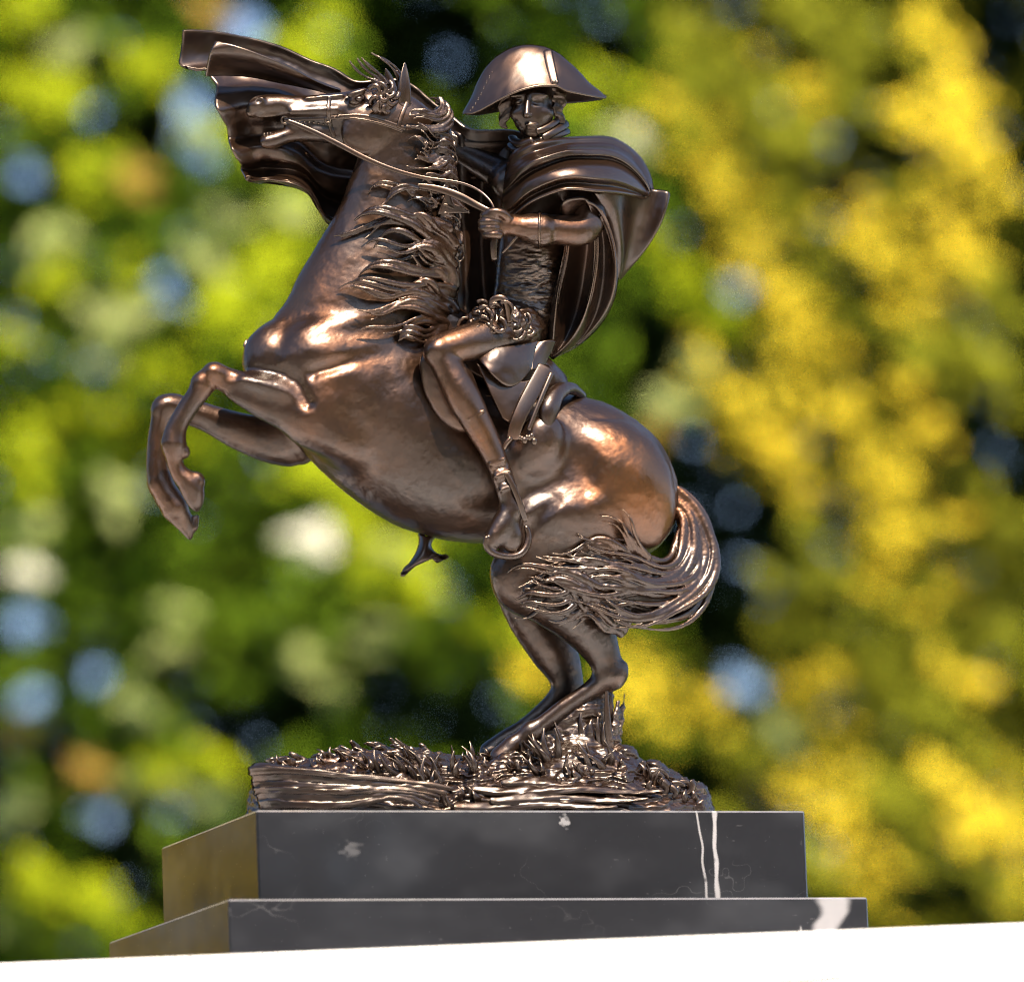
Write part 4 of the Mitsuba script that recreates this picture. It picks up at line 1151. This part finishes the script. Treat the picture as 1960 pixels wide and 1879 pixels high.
for b, tip, w in [((1168, 1432, -70), (1162, 1298, -66), 8), ((1150, 1430, -74), (1145, 1372, -74), 6), ((1158, 1430, -76), (1156, 1382, -78), 6), ((1116, 1424, -70), (1112, 1356, -64), 6.5), ((1172, 1430, -50), (1172, 1318, -48), 6),
                  ((1174, 1440, -40), (1173, 1345, -40), 5), ((1104, 1470, -76), (1062, 1382, -70), 5.5)]:
    v, f = blade(b, tip, w, (-3, 0, -6), 10)
    bronze(MOUND + '__reed', v, f, 1.2, .12)
# the split log at the left, grain along it
for k in range(6):
    y0, y1 = 1474 + 12 * k, 1498 + 7 * k
    v, f = tube(path([(488 + 3 * k, y0, -150), (560, y0 + 2, -205), (680, (y0 + y1) / 2 + 2, -232), (790, y1, -238), (866 - 12 * k, y1 + 12, -236)], 50),
                np.linspace(13, 3.5, 50) * (1 + .12 * np.sin(np.linspace(0, 22, 50) + k)), 18, 1.3, 6, .14, .8, k)
    bronze(MOUND + '__split_log', grow(v, f, 5, 12, 50 + k), f, 1.2, .08)
# slabs of rock along the front, curled leaves at the right
for k, (xa, xb, y, z) in enumerate([(905, 1270, 1512, -196), (940, 1240, 1528, -214), (870, 1180, 1541, -226), (960, 1150, 1500, -184)]):
    xs = np.linspace(xa, xb, 40)
    q = np.column_stack([xs, y + 4 * np.sin(xs / 37 + k), z + 10 * np.sin(xs / 61 + 2 * k)])
    v, f = tube(q, 15 * np.sin(np.linspace(.12, np.pi - .12, 40)) ** .5, 16, .5, 5, .14, 1.2, .4)
    bronze(MOUND + '__rock_slab', grow(v, f, 7, 14, 60 + k), f, 1.3, .1)
for k in range(12):
    cx = r.uniform(1195, 1345)
    cy = np.interp(cx, [1195, 1350], [1462, 1522]) + r.uniform(-10, 22)
    z = c.front([cx], [cy])[0]
    z = -60 if np.isnan(z) else z
    t = np.linspace(0, r.uniform(1.3, 2.4), 20)
    rr, ph = r.uniform(13, 22), r.uniform(0, 6.28)
    q = np.column_stack([cx + rr * np.cos(t + ph), cy + rr * .7 * np.sin(t + ph), z - 6 - 5 * np.sin(t)])
    v, f = tube(q, np.linspace(r.uniform(8, 12), 4, 20), 9, .7, 3, .12)
    bronze(MOUND + '__curled_leaf', v, f, 1.2, .12)
for k in range(16):
    cx, cy = r.uniform(880, 1200), 0
    cy = r.uniform(1462, 1505)
    z = c.front([cx], [cy])[0]
    if np.isnan(z):
        continue
    s_b = trimesh.creation.icosphere(2, r.uniform(5, 8))
    vv = np.array(s_b.vertices) * r.uniform(.6, 1.2, 3)
    bronze(MOUND + '__pebble', grow(vv, np.array(s_b.faces), 5, 7, k) + (cx, cy, z + 2), s_b.faces, 1.2, .2)
# ------------------------------------------------------------------ the garden behind, far out of focus
def leaves(cen, nrm, ln, wd, col, r):
    """Folded leaf blades: five points, four triangles each."""
    n = len(cen)
    nrm = nrm / np.linalg.norm(nrm, axis=1, keepdims=True)
    a = r.normal(size=(n, 3))
    a -= nrm * np.einsum('ij,ij->i', a, nrm)[:, None]
    a /= np.linalg.norm(a, axis=1, keepdims=True)
    b = np.cross(nrm, a)
    ln, wd = ln[:, None], wd[:, None]
    v = np.stack([cen - a * ln / 2, cen + b * wd / 2 - nrm * wd * .12, cen + a * ln / 2 - nrm * ln * .06, cen - b * wd / 2 - nrm * wd * .12, cen + nrm * wd * .08], 1)
    f = np.array([[0, 4, 1], [1, 4, 2], [2, 4, 3], [3, 4, 0]])
    F = (np.arange(n)[:, None, None] * 5 + f[None]).reshape(-1, 3)
    return v.reshape(-1, 3), F, np.repeat(col, 5, axis=0)


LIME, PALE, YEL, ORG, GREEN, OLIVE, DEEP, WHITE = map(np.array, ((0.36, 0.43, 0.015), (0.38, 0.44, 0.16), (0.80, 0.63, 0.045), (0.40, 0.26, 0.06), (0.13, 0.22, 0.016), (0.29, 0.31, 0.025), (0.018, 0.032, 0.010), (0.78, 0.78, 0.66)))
K = 13.5 / DIST                     # drawing units at the foliage are that much larger
TREES = {}


def spray(tree, x, y, rad, col, n, far=0.0, leaf=0.055, asp=.5, stretch=1.0, tilt=0.0, seed=0):
    """A spray of leaves of one colour on a tree, round a point of the drawing about nine metres behind the statuette."""
    r = np.random.default_rng(seed)
    R = rad / PX * K * .62
    o = at(x, y, 9.0 * PX + far * PX)
    q = r.normal(size=(n, 3)) * R * .62
    q[:, 0] *= stretch
    ca, sa = math.cos(tilt), math.sin(tilt)
    q = np.column_stack([q[:, 0] * ca + q[:, 2] * sa, q[:, 1] * 1.6, -q[:, 0] * sa + q[:, 2] * ca])
    nr = r.normal(size=(n, 3)) * .28 + np.array(SUN) * .85 + np.array([0, -.2, 0])
    cl = col * r.uniform(.92, 1.08, (n, 1)) * r.uniform(.85, 1.1)
    TREES.setdefault(tree, []).append(leaves(o + q, nr, leaf * r.uniform(.7, 1.3, n), leaf * asp * r.uniform(.8, 1.2, n), np.clip(cl, .003, .9), r))


BL = []
for x, y, q in [(40, 180, 70), (110, 175, 60), (290, 150, 60), (580, 110, 70), (620, 40, 50), (150, 330, 50), (90, 540, 55), (430, 620, 80), (560, 420, 60), (520, 500, 60), (420, 600, 60), (170, 790, 70), (60, 870, 80), (640, 890, 95),
                (720, 1050, 100), (800, 1130, 60), (930, 1200, 50), (300, 700, 40), (60, 1690, 55), (150, 1720, 60), (1160, 150, 60), (1290, 500, 60), (1340, 560, 60), (1390, 620, 50), (330, 850, 70), (230, 520, 40), (20, 640, 40), (380, 720, 50),
                (1180, 420, 50), (860, 1000, 40), (480, 560, 60), (470, 250, 40), (230, 320, 40), (10, 30, 60), (60, 20, 40), (380, 250, 40), (1010, 1220, 40), (300, 1480, 40), (250, 1770, 50), (400, 1440, 40)]:
    BL.append(('broadleaf_tree', x, y, q, LIME))
for x, y, q in [(240, 585, 55), (210, 620, 45), (430, 420, 42), (400, 500, 38), (550, 400, 42), (40, 1085, 50), (50, 1010, 40), (230, 950, 45), (720, 1215, 48), (260, 1360, 48), (275, 1500, 50), (410, 1545, 48), (350, 1170, 42), (330, 1240, 40), (20, 1560, 42),
                (15, 1745, 42), (1200, 260, 50), (1280, 760, 48), (1340, 700, 30), (1500, 1395, 38), (130, 80, 35), (100, 460, 40), (200, 680, 40), (620, 1320, 40), (585, 1270, 36), (760, 1060, 30), (560, 700, 30)]:
    BL.append(('broadleaf_tree', x, y, q, PALE))
for x, y, q in [(595, 1025, 58), (60, 1090, 30), (1195, 255, 30)]:
    BL.append(('broadleaf_tree', x, y, q, WHITE))
for x, y, q in [(275, 330, 36), (25, 1400, 40), (175, 1470, 36), (1250, 820, 26), (395, 20, 36)]:
    BL.append(('broadleaf_tree', x, y, q, ORG))
GOLD = [(1300, 225, 55), (1390, 340, 75), (1420, 400, 60), (1480, 560, 65), (1530, 600, 70), (1480, 540, 55), (1640, 420, 60), (1690, 470, 65), (1740, 520, 55), (1840, 170, 75), (1820, 240, 80), (1790, 60, 50), (1810, 420, 60), (1830, 470, 60), (1440, 780, 65),
        (1400, 790, 50), (1560, 780, 75), (1640, 850, 85), (1690, 930, 75), (1760, 800, 55), (1740, 1030, 60), (1680, 1000, 40), (1710, 1110, 55), (1540, 1310, 60), (1850, 1300, 50), (1600, 1490, 80), (1520, 1500, 60), (1840, 1530, 90), (1900, 1590, 70),
        (1660, 1600, 50), (1640, 1690, 60), (1230, 1270, 75), (1230, 1360, 65), (1030, 1290, 42), (1350, 1350, 50), (1920, 1460, 50), (1530, 150, 45), (1720, 600, 45), (1600, 700, 60), (1750, 220, 60), (1880, 330, 60), (1460, 850, 60), (1520, 930, 40), (1720, 880, 40)]
for i, (x, y, q) in enumerate(GOLD):
    BL.append(('golden_shrub' if y > 950 else 'golden_tree', x, y, q, YEL))
for x, y, q in [(1560, 30, 80), (1650, 40, 70), (1400, 120, 70), (1450, 230, 60), (1560, 250, 60), (1620, 180, 60), (1900, 560, 60), (1890, 700, 60), (1820, 640, 60), (1760, 680, 60), (1600, 560, 50), (1850, 1420, 70), (1760, 1350, 60), (1650, 1230, 60), (1600, 1090, 60),
                (1500, 1190, 40), (1420, 1450, 60), (1380, 1620, 60), (1700, 1500, 60), (1900, 1200, 60), (1780, 1230, 60), (1760, 1620, 60), (1560, 1640, 50), (1920, 1690, 50), (1340, 250, 60), (1330, 120, 60), (1900, 960, 50), (1480, 1110, 40), (1540, 420, 50), (1680, 330, 30)]:
    BL.append(('golden_shrub' if y > 950 else 'golden_tree', x, y, q, OLIVE))
for i, (t, x, y, q, col) in enumerate(BL):
    gold = t.startswith('golden')
    n = int(q * q / (260 if gold else 360)) + 3
    spray(t, x, y, q, col, n, far=((i * 0.618) % 1.0) * .8 - .3, leaf=.055 if gold else .08, stretch=2.6 if gold else 1.15, tilt=.8 if gold else .2 * (i % 5 - 2), seed=1000 + i)

SKYGAP = [(365, 205, 46), (385, 260, 40), (405, 315, 26), (450, 50, 44), (480, 66, 34), (700, 40, 36), (45, 330, 38), (25, 625, 40), (320, 545, 40), (190, 690, 32), (55, 1185, 40), (185, 1290, 34), (60, 1335, 38), (195, 1555, 38), (330, 1550, 30), (820, 1380, 30), (1415, 555, 36),
          (1420, 1305, 42), (1150, 30, 30), (235, 460, 22), (1670, 40, 20), (1225, 290, 24), (615, 420, 20), (1930, 30, 20)]
HOLLOW = [(60, 100, 70), (280, 250, 60), (140, 370, 40), (820, 60, 90), (880, 130, 80), (760, 110, 50), (450, 1410, 90), (560, 1340, 80), (250, 1650, 80), (280, 1730, 60), (120, 1440, 40), (1180, 90, 60), (1270, 960, 90), (1390, 930, 80), (1400, 1010, 120), (1330, 1060, 90), (1420, 1160, 115), (1480, 1040, 40),
          (1910, 70, 70), (1690, 320, 60), (1620, 350, 60), (1880, 900, 110), (1830, 800, 60), (1620, 1150, 60), (1800, 1680, 60), (1830, 1640, 50), (1500, 1540, 60), (1330, 1480, 60), (900, 1380, 80), (760, 1330, 70), (1300, 660, 60), (1230, 620, 60), (1260, 720, 70), (1350, 860, 60), (1300, 860, 60), (860, 300, 60)]


def clear(x, y, gaps, m=1.0):
    ok = np.ones(len(x), bool)
    for gx, gy, gr in gaps:
        ok &= (x - gx) ** 2 + (y - gy) ** 2 > (gr * m) ** 2
    return ok


def thicket(tree, x0, x1, y0, y1, n, far0, far1, col, leaf, gaps, seed, m=1.0):
    r = np.random.default_rng(seed)
    x, y, d = r.uniform(x0, x1, n), r.uniform(y0, y1, n), r.uniform(far0, far1, n)
    ok = clear(x, y, gaps, m)
    o = at(x, y, d * PX)[ok]
    k = len(o)
    nr = r.normal(size=(k, 3)) * .35 + np.array(SUN) * .7
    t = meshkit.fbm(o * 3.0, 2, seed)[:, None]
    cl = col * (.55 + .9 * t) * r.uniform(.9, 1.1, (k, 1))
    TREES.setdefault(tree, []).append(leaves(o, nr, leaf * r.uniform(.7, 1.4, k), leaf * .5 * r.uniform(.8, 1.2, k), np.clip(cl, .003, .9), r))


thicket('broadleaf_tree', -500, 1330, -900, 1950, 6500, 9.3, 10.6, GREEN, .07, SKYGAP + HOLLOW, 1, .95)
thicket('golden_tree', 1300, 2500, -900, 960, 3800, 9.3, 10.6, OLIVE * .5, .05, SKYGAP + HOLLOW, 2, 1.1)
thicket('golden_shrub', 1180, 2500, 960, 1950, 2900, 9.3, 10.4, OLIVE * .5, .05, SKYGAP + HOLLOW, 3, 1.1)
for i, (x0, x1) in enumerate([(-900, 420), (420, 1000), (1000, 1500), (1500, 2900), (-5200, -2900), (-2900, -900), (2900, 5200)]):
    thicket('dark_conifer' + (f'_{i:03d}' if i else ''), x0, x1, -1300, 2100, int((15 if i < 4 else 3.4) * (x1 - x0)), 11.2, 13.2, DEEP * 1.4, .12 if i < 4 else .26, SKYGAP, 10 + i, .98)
# crowns above the picture, whose shade keeps the hollows dark
for name, x0, x1, n, col in (('broadleaf_tree', -900, 1300, 5200, GREEN), ('golden_tree', 1300, 2900, 3800, OLIVE)):
    thicket(name, x0, x1, -4200, -250, n, 9.6, 11.5, col, .12, [], 30 + len(name))
# golden shrub beside the view, mirrored in the plinth's polished left side
r = np.random.default_rng(99)
q = np.array([-3.9, 5.2, 2.35]) + np.clip(r.normal(size=(8000, 3)), -1.7, 1.7) * [1.3, 1.0, .9]
TREES['golden_shrub_001'] = [leaves(q, r.normal(size=(8000, 3)) * .6 + np.array(SUN), np.full(8000, .16), np.full(8000, .09), np.clip(YEL * .9 * r.uniform(.5, 1.2, (8000, 1)), 0, .9), r)]

TRUNK = {'broadleaf_tree': (300, 11.4, .05), 'golden_tree': (1800, 11.6, .045), 'golden_shrub': (1500, 10.6, .04), 'dark_conifer': (-100, 12.4, .16), 'dark_conifer_001': (700, 12.5, .16), 'dark_conifer_002': (1280, 12.5, .16), 'dark_conifer_003': (2100, 12.4, .16), 'dark_conifer_004': (-4000, 12.4, .16), 'dark_conifer_005': (-1900, 12.4, .16), 'dark_conifer_006': (4000, 12.4, .16)}
SAY = {'broadleaf_tree': ('bright green broadleaf tree blurred behind the horse, sky showing through its leaves', 'tree'), 'golden_tree': ('tall yellow-leaved tree blurred at the upper right', 'tree'),
       'golden_shrub': ('yellow-leaved shrub blurred at the lower right beside the plinth', 'shrub'), 'golden_shrub_001': ('yellow shrub standing left of the wall, mirrored in the plinth side', 'shrub'),
       'dark_conifer': ('dark evergreen at the far left behind the green tree', 'tree'), 'dark_conifer_001': ('dark evergreen behind the rearing horse', 'tree'),
       'dark_conifer_002': ('dark evergreen between the green and the yellow tree', 'tree'), 'dark_conifer_003': ('dark evergreen behind the yellow tree at the right', 'tree'), 'dark_conifer_004': ('farthest evergreen to the left, outside the picture', 'tree'),
       'dark_conifer_005': ('evergreen just outside the left edge of the picture', 'tree'), 'dark_conifer_006': ('evergreen just outside the right edge of the picture', 'tree')}
for name, ls in TREES.items():
    vs, fs, cs, k = [], [], [], 0
    for v, f, cl in ls:
        vs.append(v)
        fs.append(f + k)
        cs.append(cl)
        k += len(v)
    v = np.vstack(vs)
    tag(name, SAY[name][0], SAY[name][1])
    put(name + '__crown', (v, np.vstack(fs)), 'leaf', color=np.vstack(cs), kind='stuff')
    if name in TRUNK:
        x, far, rad = TRUNK[name]
        p = at(x, 900, far * PX)
    else:
        p, rad = np.array([-3.9, 5.2, 2.1]), .05
    hi = v[:, 2].max() - .5
    zz = np.linspace(-.05, hi, 14)
    q = np.column_stack([p[0] + .10 * np.sin(zz * 1.3), p[1] + .45 + .08 * np.cos(zz), zz])
    tv, tf = tube(q, rad * (1.1 - .8 * np.linspace(0, 1, 14)), 12, ref=(0, 1.0, 0))
    put(name + '__trunk', (tv, tf), 'bark', smooth=True)

# the hedge at the far side of the garden, behind the photographer: the bronze mirrors it
r = np.random.default_rng(321)
n = 15000
q = np.column_stack([r.uniform(-29, 29, n), r.normal(0, .9, n), r.uniform(0, 1, n) ** .8])
q[:, 2] *= 6.2 + .8 * np.sin(q[:, 0] * .4)
q[:, 1] += -13.5 + (q[:, 0] / 9.6) ** 2 * 1.15
v, f, cl = leaves(q, r.normal(size=(n, 3)) + np.array([0, .8, .5]), np.full(n, .55), np.full(n, .34), np.clip(np.array([.035, .055, .02]) * r.uniform(.5, 1.4, (n, 1)), 0, 1), r)
tag('garden_hedge', 'dark hedge along the far side of the garden, mirrored faintly in the bronze', 'hedge')
put('garden_hedge__crown', (v, f), 'leaf', color=cl, kind='stuff')
